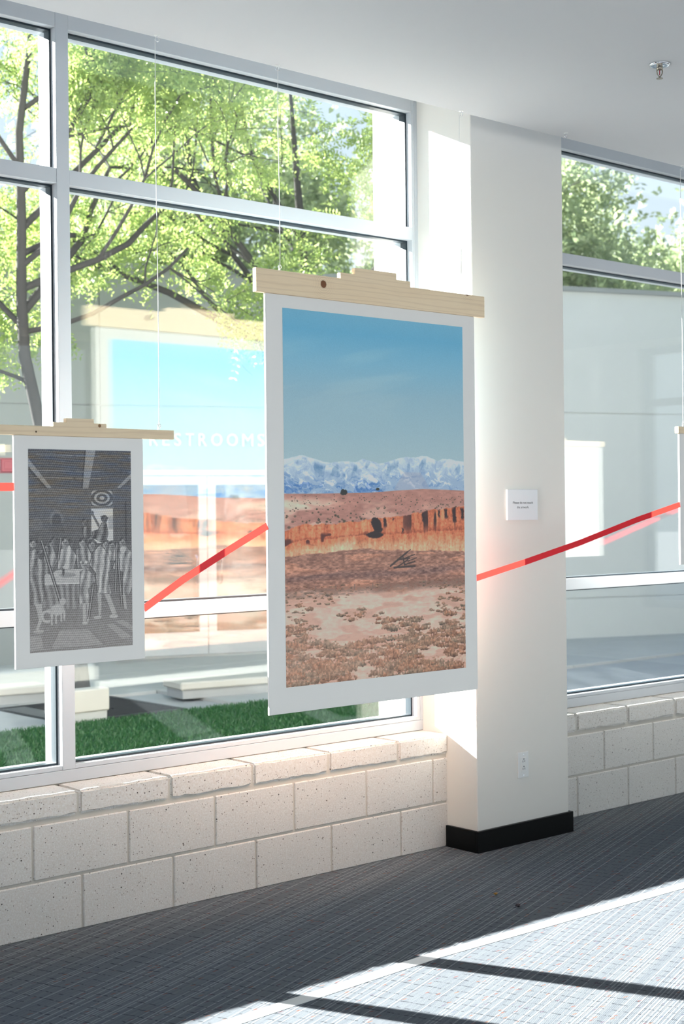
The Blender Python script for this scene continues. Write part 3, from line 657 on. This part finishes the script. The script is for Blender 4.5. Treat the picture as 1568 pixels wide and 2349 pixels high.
# ceiling hooks for the cords
def ceiling_hook(x, y, lab, ring=True):
    o = empty('ceiling_hook', (x, y, CZ), lab, 'hook', 'screw hooks in the ceiling edge')
    link('plate', lathe([(0.004, -0.0016), (0.010, -0.0012), (0.011, 0.001)], 14), M['whiteplastic'], o)
    p = [(0, 0, 0.0), (0, 0, -0.006)] + [(q[0], q[1], q[2]) for q in ring_path((0, 0, -0.014), 0.008, 14, start=math.pi/2)]
    tube('ring', p, 0.0014, M['chrome'], o, 6)
for x, lab in ((0.650, 'hook in the ceiling above the left cord of the desert print'), (1.643, 'hook in the ceiling above the right cord of the desert print'),
               (0.105, 'hook in the ceiling above the right cord of the engraving'), (-0.542, 'hook in the ceiling above the left cord of the engraving'),
               (3.203, 'hook in the ceiling above the print cut off at the right edge'), (4.02, 'hook in the ceiling right of the view')):
    ceiling_hook(x, YP-0.012, lab)
ceiling_hook(2.268, -0.457, 'empty screw eye in the ceiling beside the top of the white pier')

# ------------------------------------------------------------------ red ribbon barrier
def ribbon(P, lab):
    P = np.array(P); hw = 0.0135
    t = np.gradient(P, axis=0); t /= np.linalg.norm(t, axis=1)[:, None]
    c_ = np.hypot(t[:, 0], t[:, 1])
    wv = np.stack([-t[:, 2]*t[:, 0]/(c_+1e-9), -t[:, 2]*t[:, 1]/(c_+1e-9), c_], -1)
    V = np.stack([P-wv*hw, P+wv*hw], 1).reshape(-1, 3)     # a woven ribbon: one sheet, so that sun glows through it
    i = np.arange(len(P)-1)*2; F = np.stack([i, i+2, i+3, i+1], -1)
    tag(link('barrier_ribbon', quad_mesh(V, F), M['ribbon']), lab, 'ribbon', 'red ribbons strung between the hanging prints')
ribbon([(-1.9, -0.41, 1.60), (-1.2, -0.407, 1.612), (-0.70, -0.4065, 1.624), (-0.4708, -0.4065, 1.626)], 'red ribbon running off the left edge from the engraving')
ribbon([(0.0335, -0.3985, 1.200), (0.20, -0.402, 1.296), (0.40, -0.405, 1.396), (0.5825, -0.4065, 1.483)], 'red ribbon rising from the engraving to the desert print')
ribbon([(1.7155, -0.3985, 1.243), (2.02, -0.403, 1.302), (2.40, -0.406, 1.381), (2.82, -0.4065, 1.481), (3.1625, -0.4065, 1.552)], 'red ribbon rising from the desert print across the white pier')
ribbon([(4.0625, -0.3985, 1.33), (4.6, -0.403, 1.47), (5.2, -0.41, 1.62)], 'red ribbon beyond the print at the right edge')

# ------------------------------------------------------------------ sign, outlet, sprinkler, tape, scraps
def text_mesh(body, width, height=None, depth=0.0):
    cu = bpy.data.curves.new('t', 'FONT'); cu.body = body; cu.extrude = depth; cu.resolution_u = 3
    ob = bpy.data.objects.new('t', cu); C.objects.link(ob); dg = bpy.context.evaluated_depsgraph_get()
    me = bpy.data.meshes.new_from_object(ob.evaluated_get(dg)); bpy.data.objects.remove(ob)
    co = np.empty(len(me.vertices)*3); me.vertices.foreach_get('co', co); co = co.reshape(-1, 3)
    lo, hi = co.min(0), co.max(0); s = width/(hi[0]-lo[0]); sy = (height/(hi[1]-lo[1])) if height else s
    co[:, 0] = (co[:, 0]-(lo[0]+hi[0])/2)*s; co[:, 1] = (co[:, 1]-(0 if not height else lo[1]))*sy
    me.vertices.foreach_set('co', co.ravel()); me.update(); return me
def sign():
    o = empty('notice_sign', (2.240, -0.19, 1.5575), 'small square white notice on the pier asking not to touch', 'sign')
    box('panel', (-0.103, -0.012, -0.0705), (0.103, 0.0, 0.0705), M['signwhite'], o, bevel=0.0008)
    for body, w, x, z in (('Please do not touch', 0.136, 0.0, 0.004), ('the artwork.', 0.082, 0.0, -0.0165)):
        t = link('lettering', text_mesh(body, w), M['ink'], o, (x, -0.0124, z)); t.rotation_euler = (math.pi/2, 0, 0); t.scale = (1, 0.95, 1)
sign()
def outlet():
    o = empty('power_outlet', (2.2315, -0.19, 0.358), 'white double power outlet low on the white pier', 'outlet')
    box('cover_plate', (-0.036, -0.006, -0.059), (0.036, 0, 0.059), M['whiteplastic'], o, bevel=0.0025, seg=2)
    box('receptacle', (-0.0165, -0.0085, -0.034), (0.0165, -0.005, 0.034), M['whiteplastic'], o, bevel=0.001)
    for z in (0.018, -0.016):
        d = link('ground_hole', lathe([(0.0028, -0.0092), (0.0028, -0.006)], 12, 'Y'), M['slot'], o, (0.0, 0, z+0.009))
        for x in (-0.0065, 0.0065): box('slot', (x-0.0012, -0.0092, z-0.006), (x+0.0012, -0.006, z+0.003), M['slot'], o)
    link('screw', lathe([(0.003, -0.0072), (0.003, -0.005)], 10, 'Y'), M['chrome'], o, (0, 0, 0.047)); link('screw', lathe([(0.003, -0.0072), (0.003, -0.005)], 10, 'Y'), M['chrome'], o, (0, 0, -0.047))
outlet()
def sprinkler():
    o = empty('fire_sprinkler', (1.767, -1.341, CZ), 'chrome fire sprinkler with a red bulb hanging from the ceiling', 'sprinkler')
    link('escutcheon', lathe([(0.016, -0.007), (0.026, -0.0055), (0.034, -0.0075), (0.0395, -0.004), (0.040, 0.0)], 36), M['chrome'], o, smooth=True)
    link('body', lathe([(0.008, -0.024), (0.0115, -0.020), (0.012, -0.012), (0.010, -0.006), (0.010, 0.0)], 20), M['brass'], o, smooth=True)
    for s in (-1, 1):
        tube('frame_arm', [(s*0.0095, 0, -0.016), (s*0.0105, 0, -0.028), (s*0.009, 0, -0.038), (s*0.004, 0, -0.046), (0, 0, -0.049)], 0.0022, M['brass'], o, 8)
    link('bulb', lathe([(0.0008, -0.043), (0.0018, -0.040), (0.0018, -0.024), (0.0012, -0.021)], 12), M['bulb'], o, smooth=True)
    link('boss', lathe([(0.0045, -0.054), (0.0035, -0.046)], 14), M['brass'], o)
    link('deflector', lathe([(0.004, -0.057), (0.0125, -0.056), (0.0125, -0.0545), (0.004, -0.0535)], 24), M['brass'], o)
    o.rotation_euler = (0, 0, math.radians(-41))
sprinkler()
def floor_tape():
    ctr = [(-1.2, -1.235), (-0.13, -1.180), (0.73, -1.130), (1.4, -1.142), (2.12, -1.155), (4.2, -1.19)]; bm = bmesh.new(); hw = 0.029
    rows = [[bm.verts.new((x, y+s*hw, z)) for s in (-1, 1) for z in (0.0, 0.0012)] for x, y in ctr]
    for a, b in zip(rows, rows[1:]):
        for i, j in ((1, 3), (3, 2), (2, 0), (0, 1)): bm.faces.new((a[i], a[j], b[j], b[i]))
    bm.faces.new((rows[0][0], rows[0][2], rows[0][3], rows[0][1])); bm.faces.new((rows[-1][0], rows[-1][1], rows[-1][3], rows[-1][2]))
    bmesh.ops.recalc_face_normals(bm, faces=bm.faces)
    tag(link('floor_tape', bm_mesh(bm), M['tape']), 'strip of white tape stuck along the carpet', 'tape')
floor_tape()
def scrap(name, x, y, lab, mat, r, seed):
    rnd = random.Random(seed); bm = bmesh.new(); n = 9
    top = [bm.verts.new((x+r*math.cos(a)*rnd.uniform(.6, 1.2), y+r*0.8*math.sin(a)*rnd.uniform(.6, 1.2), 0.004+rnd.uniform(0, .008))) for a in [2*math.pi*i/n for i in range(n)]]
    c0 = bm.verts.new((x, y, 0.012)); c1 = bm.verts.new((x, y, 0.001))
    for i in range(n): bm.faces.new((top[i], top[(i+1) % n], c0)); bm.faces.new((top[(i+1) % n], top[i], c1))
    tag(link(name, bm_mesh(bm), mat), lab, 'litter')
scrap('leaf_scrap', 1.456, -0.737, 'tiny orange leaf scrap lying on the shaded carpet', M['leafbit'], 0.011, 3)
scrap('paper_scrap', 1.391, -0.913, 'tiny dark purple scrap lying on the carpet near the tape', M['darkbit'], 0.013, 5)

# ------------------------------------------------------------------ outside ground
GZ = -0.12
tag(box('ground', (-60, -60, GZ-0.2), (90, 120, GZ-0.03), M['path']), 'grey paved ground outside the windows', 'ground', kind='structure')
def slabs(name, xs, ys, z0, z1, mat, lab, skip=()):
    w = empty(name, (0, 0, 0), lab, 'paving', kind='structure')
    for i, (a, b) in enumerate(zip(xs, xs[1:])):
        for j, (c, d) in enumerate(zip(ys, ys[1:])):
            if (i, j) in skip: continue
            box('slab', (a+0.006, c+0.006, z0), (b-0.006, d-0.006, z1), mat, w, bevel=0.004)
    return w
slabs('path', [-6+1.6*i for i in range(15)], [0.46, 2.2, 3.93], GZ-0.04, GZ, M['path'], 'concrete path slabs between window and lawn')
slabs('plaza', [-2.4+1.45*i for i in range(14)], [5.32, 6.72, 8.2, 9.8, 11.4], GZ-0.04, GZ, M['concrete'], 'pale concrete paving slabs beyond the lawn', skip=((4, 0),))
# lawn
lawn = tag(box('lawn', (-4, 3.97, GZ-0.04), (6.9, 5.28, GZ+0.005), M['turf'], bevel=0.01), 'strip of green lawn between the paths outside', 'lawn', kind='structure')
def blades():
    n = 42000; x = rng.uniform(1.2, 6.88, n); y = rng.uniform(3.95, 5.30, n); a = rng.uniform(0, np.pi, n); h = rng.uniform(.018, .045, n); w = rng.uniform(.004, .008, n)
    lx, ly = rng.normal(0, .02, n), rng.normal(0, .02, n); b = np.stack([x, y, np.full(n, GZ)], -1); d = np.stack([np.cos(a)*w, np.sin(a)*w, np.zeros(n)], -1)
    tip = b+np.stack([lx, ly, h], -1); V = np.stack([b-d, b+d, tip+d*0.2, tip-d*0.2], 1).reshape(-1, 3)
    o = link('grass', quad_mesh(V, np.arange(4*n).reshape(-1, 4)), M['grass'], lawn); o['kind'] = 'stuff'
blades()
# tree grate
def tree_grate(cx, cy, lab):
    o = empty('tree_grate', (cx, cy, GZ), lab, 'grate'); s = 0.60
    box('soil_bed', (-s, -s, -0.03), (s, s, -0.018), M['soil'], o)
    boxes('grate_frame', [((-s, -s, -.02), (s, -s+.05, .004)), ((-s, s-.05, -.02), (s, s, .004)), ((-s, -s+.05, -.02), (-s+.05, s-.05, .004)), ((s-.05, -s+.05, -.02), (s, s-.05, .004))], M['grate'], o)
    for i in range(19):
        y = -s+0.075+i*0.0585
        if abs(y) < 0.16:
            for a, b in ((-s+.05, -.17), (.17, s-.05)): box('grate_bar', (a, y-.012, -.016), (b, y+.012, .002), M['grate'], o)
        else: box('grate_bar', (-s+.05, y-.012, -.016), (s-.05, y+.012, .002), M['grate'], o)
tree_grate(3.70, 6.05, 'dark iron tree grate in the paving outside the left window')

# ------------------------------------------------------------------ building across the way
A20 = math.radians(-20); bld = empty('building', (7.149, 9.067, GZ), 'pale grey stucco building with a double door across the lawn', 'building', rz=A20)
S0, S1 = -10.5, 17.0  # left end extended out of view to keep the lawn shaded
edges_u = [S0, -6.2, -1.25, 1.25, 9.2, S1]
def part(name, lo, hi, mat, parent=bld, bevel=0.0): return box(name, lo, hi, mat, parent, bevel)
for a, b in zip(edges_u, edges_u[1:]):
    door = (a == -1.25); sm = M['stucco_light'] if a >= 1.2 else M['stucco']  # left panels get the darker colour in place of tree shade
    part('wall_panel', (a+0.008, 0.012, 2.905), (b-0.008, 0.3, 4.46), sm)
    if door:
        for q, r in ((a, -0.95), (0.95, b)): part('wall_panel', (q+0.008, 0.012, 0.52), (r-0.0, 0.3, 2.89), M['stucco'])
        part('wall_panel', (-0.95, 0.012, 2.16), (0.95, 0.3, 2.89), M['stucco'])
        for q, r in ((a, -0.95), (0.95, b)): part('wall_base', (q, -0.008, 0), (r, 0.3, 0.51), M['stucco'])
    else:
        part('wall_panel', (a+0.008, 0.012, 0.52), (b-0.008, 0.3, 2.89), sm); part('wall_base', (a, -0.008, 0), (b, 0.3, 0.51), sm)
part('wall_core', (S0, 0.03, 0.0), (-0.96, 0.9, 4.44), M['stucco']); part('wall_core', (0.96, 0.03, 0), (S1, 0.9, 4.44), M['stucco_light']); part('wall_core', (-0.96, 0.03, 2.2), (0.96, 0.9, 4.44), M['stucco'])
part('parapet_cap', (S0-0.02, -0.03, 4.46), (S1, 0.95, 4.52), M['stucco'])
df = boxes('door_frame', [((-0.95, 0.0, 0.0), (-0.89, 0.14, 2.16)), ((0.89, 0.0, 0.0), (0.95, 0.14, 2.16)), ((-0.89, 0.0, 2.10), (0.89, 0.14, 2.16))], M['doorwhite'], bld)
for s in (-1, 1):
    x0, x1 = (-0.885, -0.004) if s < 0 else (0.004, 0.885)
    leaf = boxes('door_leaf', [((x0, 0.03, 0.02), (x0+0.1, 0.075, 2.09)), ((x1-0.1, 0.03, 0.02), (x1, 0.075, 2.09)), ((x0+0.1, 0.03, 0.02), (x1-0.1, 0.075, 0.28)), ((x0+0.1, 0.03, 1.99), (x1-0.1, 0.075, 2.09))], M['doorwhite'], bld)
    box('door_glass', (x0+0.1, 0.048, 0.28), (x1-0.1, 0.056, 1.99), M['glass'], leaf)
    hx = 0.15*s; tube('pull_handle', [(hx, 0.03, 0.84), (hx, -0.035, 0.86), (hx, -0.035, 1.16), (hx, 0.03, 1.18)], 0.013, M['chrome'], leaf, 8)
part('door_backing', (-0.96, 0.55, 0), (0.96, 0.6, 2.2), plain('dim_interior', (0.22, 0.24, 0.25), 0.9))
part('threshold', (-0.95, -0.06, 0.0), (0.95, 0.14, 0.02), M['concrete'])
sg = empty('restroom_sign', (7.149, 9.067, GZ), 'white raised letters over the double door outside', 'sign', rz=A20)
xx = -0.69
for ch in 'RESTROOMS':
    w = {'R': .095, 'E': .08, 'S': .08, 'T': .095, 'O': .13, 'M': .13}[ch]
    l_ = link('letter', text_mesh(ch, w, 0.145, 0.25*w*0+0.02), M['letter'], sg, (xx+w/2, -0.010, 2.44)); l_.rotation_euler = (math.pi/2, 0, 0); xx += w+0.058
def on_wall(u, z): return (7.149+u*math.cos(A20)+0.012*-math.sin(A20), 9.067+u*math.sin(A20)+0.012*math.cos(A20), z)
bell = empty('alarm_bell', on_wall(-2.287, 2.09), 'small red alarm box on the building wall at far left', 'alarm', rz=A20)
box('alarm_body', (-0.075, -0.06, -0.075), (0.075, 0.0, 0.075), M['bell'], bell, bevel=0.012, seg=2); box('back_plate', (-0.085, 0.0, -0.085), (0.085, -0.0005, 0.085), M['bell'], bell)
box('grille', (-0.045, -0.068, -0.045), (0.045, -0.06, 0.045), M['bell'], bell, bevel=0.004)
plate = empty('wall_plaque', on_wall(-2.40, 2.265), 'small cream plaque on the building wall above the red alarm', 'plaque', rz=A20)
box('plaque_panel', (-0.08, -0.02, -0.055), (0.08, 0.0, 0.055), M['cream'], plate, bevel=0.004); box('plaque_rim', (-0.088, -0.008, -0.063), (0.088, 0.0, 0.063), M['cream'], plate)
# low seat walls by the walk
def seat_wall(lo, hi, lab):
    o = empty('seat_wall', ((lo[0]+hi[0])/2, (lo[1]+hi[1])/2, GZ), lab, 'bench', rz=math.radians(-10)); w, d, h = (hi[0]-lo[0])/2, (hi[1]-lo[1])/2, hi[2]-GZ
    box('seat_top', (-w, -d, h-0.07), (w, d, h), M['cream'], o, bevel=0.012); box('plinth', (-w+0.03, -d+0.03, 0), (w-0.03, d-0.03, h-0.07), M['path'], o)  # paler top and greyer plinth: sun and shade put into the colours
seat_wall((4.62, 5.75, 0), (7.2, 6.15, 0.03), 'low concrete seat wall outside, right of the tree grate')
seat_wall((2.2, 6.85, 0), (3.75, 7.2, 0.03), 'low concrete seat wall outside, behind the mullion')
blk = empty('concrete_planter', (3.17, 5.365, GZ), 'small cream concrete block on the paving beside the tree foot', 'planter')
box('planter_body', (-0.24, -0.075, 0.09), (0.27, 0.075, 0.27), M['cream'], blk, bevel=0.01); box('planter_foot', (-0.22, -0.06, 0.0), (0.25, 0.06, 0.09), M['concrete'], blk)

# ------------------------------------------------------------------ trees
def leaf_fronds(pos, dirs, rnd, pairs, L, lw, length):
    n = len(pos); d = dirs/np.linalg.norm(dirs, axis=1)[:, None]
    ref = rnd.normal(size=(n, 3)); s = np.cross(d, ref); s /= np.linalg.norm(s, axis=1)[:, None]+1e-9; nm = np.cross(s, d)
    V = []
    for k_ in range(pairs):
        f = (k_+0.6)/pairs
        c = pos+d*(length*f)[:, None]+np.array([0, 0, -1.0])*(length*0.35*f*f)[:, None]
        for sg_ in (-1, 1):
            ax = s*sg_*0.85+d*0.45+nm*rnd.normal(0, .25, (n, 1)); ax /= np.linalg.norm(ax, axis=1)[:, None]
            wd = np.cross(ax, nm); wd /= np.linalg.norm(wd, axis=1)[:, None]+1e-9
            LL = (L*rnd.uniform(.7, 1.2, n))[:, None]; WW = lw*LL/L
            V.append(np.stack([c, c+ax*LL*0.5+wd*WW, c+ax*LL, c+ax*LL*0.5-wd*WW], 1))
    V = np.stack(V, 1).reshape(-1, 3); return V, np.arange(len(V)).reshape(-1, 4)
def grow(rnd, start, d0, length, r0, depth, out, tips, spread=0.65, lift=0.15, kids=(3, 5)):
    n = 6; pts = [np.array(start)]; d = np.array(d0, float); d /= np.linalg.norm(d)
    for i in range(n):
        d = d+rnd.normal(0, 0.13, 3)+np.array([0, 0, lift*0.12]); d /= np.linalg.norm(d); pts.append(pts[-1]+d*length/n)
    rad = r0*np.linspace(1, 0.5, n+1); out.append((np.array(pts), rad))
    if depth == 0:
        tips.append((np.array(pts), d)); return
    for k_ in range(rnd.integers(*kids)):
        i = rnd.integers(2, n+1); a = rnd.normal(0, 1, 3); a -= d*np.dot(a, d); a /= np.linalg.norm(a)+1e-9
        nd = (pts[min(i, n)]-pts[i-1]); nd /= np.linalg.norm(nd); nd = nd*(1-spread*0.5)+a*spread*rnd.uniform(.6, 1.2)
        grow(rnd, pts[i], nd, length*rnd.uniform(.55, .8), rad[i]*0.62, depth-1, out, tips, spread, lift, kids)
    if depth <= 2: tips.append((np.array(pts[3:]), d))
def locust(name, trunk, rads, limbs, lab, seed, nfr, mat=None, group=None, keep=None, L=0.05, pairs=6, flen=(.16, .28)):
    rnd = np.random.default_rng(seed); o = empty(name, trunk[0], lab, 'tree', group)
    base = np.array(trunk[0]); T = np.array(trunk); out, tips = [], []
    for (pt, d, ln, r, dep) in limbs: grow(rnd, np.array(pt), d, ln, r, dep, out, tips)
    V, F = tube_arrays([(T-base, np.array(rads))], 10); link('trunk', quad_mesh(V, F), M['bark'], o, smooth=True)
    V, F = tube_arrays([(p-base, r) for p, r in out], 6); link('branches', quad_mesh(V, F), M['bark'], o, smooth=True)['kind'] = 'stuff'
    ps, ds = [], []
    per = max(1, nfr//max(1, len(tips)))
    for pts, d in tips:
        k_ = rnd.integers(0, len(pts)-1, per); f = rnd.random((per, 1)); q = pts[k_]*(1-f)+pts[k_+1]*f
        dr = (pts[k_+1]-pts[k_]); dr /= np.linalg.norm(dr, axis=1)[:, None]+1e-9
        ps.append(q+rnd.normal(0, .06, (per, 3))); ds.append(dr*0.5+rnd.normal(0, .7, (per, 3))+np.array([0, 0, -0.15]))
    ps, ds = np.concatenate(ps), np.concatenate(ds)
    if keep is not None:
        ok = keep(ps); ps, ds = ps[ok], ds[ok]
    thin = rnd.random(len(ps)) > 0.5*sst(3.9, 4.6, ps[:, 2])*sst(0.42, 0.55, fbm(ps[:, 0]*1.3+50, ps[:, 2]*1.3+ps[:, 1]+50, seed, 2))*1.7; ps, ds = ps[thin], ds[thin]
    V, F = leaf_fronds(ps-base, ds, rnd, pairs, L, L*0.2, rnd.uniform(*flen, len(ps)))
    link('foliage', quad_mesh(V, F), mat or M['leaf'], o)['kind'] = 'stuff'
    return o
GT = 'locust trees along the walk outside'
locust('locust_tree', [(3.63, 6.0, GZ-0.016), (3.52, 6.0, 0.9), (3.36, 6.0, 1.7), (3.23, 6.0, 2.3), (3.13, 6.05, 2.85), (3.11, 6.06, 3.3), (3.12, 6.06, 4.0), (3.11, 6.07, 4.7), (3.2, 6.05, 5.4), (3.3, 6.1, 6.4)],
       [.075, .066, .058, .054, .05, .045, .04, .033, .025, .012],
       [((3.11, 6.06, 3.2), (1.0, 0.15, 0.75), 2.2, .040, 3), ((3.11, 6.06, 3.4), (1.0, -0.25, 0.5), 2.3, .036, 3), ((3.12, 6.06, 3.9), (0.9, 0.35, 0.7), 2.1, .032, 3),
        ((3.12, 6.05, 3.6), (0.8, -0.6, 0.5), 1.7, .028, 3), ((3.13, 6.05, 3.05), (0.9, -0.3, 0.55), 1.9, .026, 3), ((3.12, 6.06, 4.2), (0.5, -0.4, 0.8), 1.8, .028, 3), ((3.15, 6.05, 4.9), (0.8, 0.1, 0.5), 1.7, .024, 3), ((3.11, 6.06, 3.1), (-0.4, 0.5, 0.6), 1.3, .026, 2),
        ((3.11, 6.06, 4.4), (-0.5, 0.2, 0.7), 1.2, .022, 2), ((3.2, 6.0, 2.6), (-0.2, 0.6, 0.2), 1.2, .02, 2), ((3.13, 6.05, 3.7), (0.9, 0.6, 0.35), 2.0, .03, 3)],
       'green locust tree with dark leaning trunk in the iron grate, nearest the window', 11, 12500, keep=lambda p: (p[:, 0] > 1.6) & (p[:, 2] > 2.2+np.clip(p[:, 0]-3.5, 0, 0.95)))
locust('locust_tree.001', [(6.90, 6.60, GZ-0.02), (6.85, 6.60, 1.2), (6.75, 6.60, 2.2), (6.65, 6.60, 3.2), (6.60, 6.65, 4.4), (6.50, 6.70, 6.0)], [.10, .09, .08, .065, .045, .015],
       [((6.68, 6.60, 2.9), (-0.9, 0.1, 0.62), 2.6, .05, 3), ((6.66, 6.60, 3.15), (-0.8, -0.4, 0.62), 2.4, .045, 3), ((6.65, 6.60, 3.2), (-0.7, 0.3, 0.8), 2.4, .04, 3), ((6.65, 6.60, 3.2), (0.6, -0.2, 0.7), 2.2, .04, 3),
        ((6.60, 6.65, 4.3), (-0.6, -0.1, 0.6), 2.0, .03, 3), ((6.62, 6.60, 3.8), (0.2, 0.5, 0.7), 2.0, .03, 3), ((6.66, 6.60, 3.1), (0.3, -0.5, 0.6), 1.8, .03, 3)],
       'green locust tree behind the desert print, its branches crossing the middle of the window', 23, 12500, keep=lambda p: (p[:, 2] > 3.3) & (p[:, 1] > 4.9) & ((p[:, 0]-7.149)*-0.342+(p[:, 1]-9.067)*-0.940 > 0.35) & (p[:, 0] < 7.7))


# pale trees rising beyond the building: one source, copies share its meshes
def far_tree():
    rnd = np.random.default_rng(5); o = empty('distant_tree', (0, 0, 0), 'x', 'tree', 'pale trees beyond the building')
    V, F = tube_arrays([(np.array([(0, 0, 0), (.1, 0, 2.), (0, .1, 4.5), (.1, 0, 9.0)]), np.array([.22, .18, .13, .03]))], 8); link('trunk', quad_mesh(V, F), M['bark'], o, smooth=True)
    ctr = rnd.normal(0, 1, (46, 3)); ctr /= np.linalg.norm(ctr, axis=1)[:, None]; ctr *= (rnd.random((46, 1))**0.45); ctr = ctr*np.array([2.9, 2.9, 3.6])+np.array([0, 0, 5.9])
    n = 16000; k_ = rnd.integers(0, len(ctr), n); p = ctr[k_]+rnd.normal(0, .48, (n, 3)); d = rnd.normal(0, 1, (n, 3))
    V, F = leaf_fronds(p, d, rnd, 2, 0.13, 0.034, rnd.uniform(.1, .2, n)); link('foliage', quad_mesh(V, F), M['farleaf'], o)['kind'] = 'stuff'
    return o
ft = far_tree()
def copy_tree(o):
    c = o.copy(); C.objects.link(c)
    for ch in o.children:
        d = ch.copy(); C.objects.link(d); d.parent = c
    return c
spots = [(18.0, 14.0, 0.3, 1.0, 'pale tree beyond the roof edge, left in the right-hand window'), (24.3, 14.3, 1.7, 1.0, 'pale tree beyond the roof edge, right in the right-hand window'),
         (11.9, 16.2, 4.1, 1.08, 'pale tree beyond the building, showing at the right end of the left window')]
for i, (x, y, rz, sc, lab) in enumerate(spots):
    t = ft if i == 0 else copy_tree(ft); t.location = (x, y, GZ); t.rotation_euler = (0, 0, rz); t.scale = (sc, sc, sc); t['label'] = lab
# trees outside the end windows so that they look onto green, not an empty horizon
for x, y, rz, lab in ((17.5, -4.0, 2.0, 'pale tree outside the right-hand end window'), (17.2, 1.1, 0.6, 'second pale tree outside the right-hand end window, nearer the lawn')):
    t = copy_tree(ft); t.location = (x, y, GZ); t.rotation_euler = (0, 0, rz); t['label'] = lab
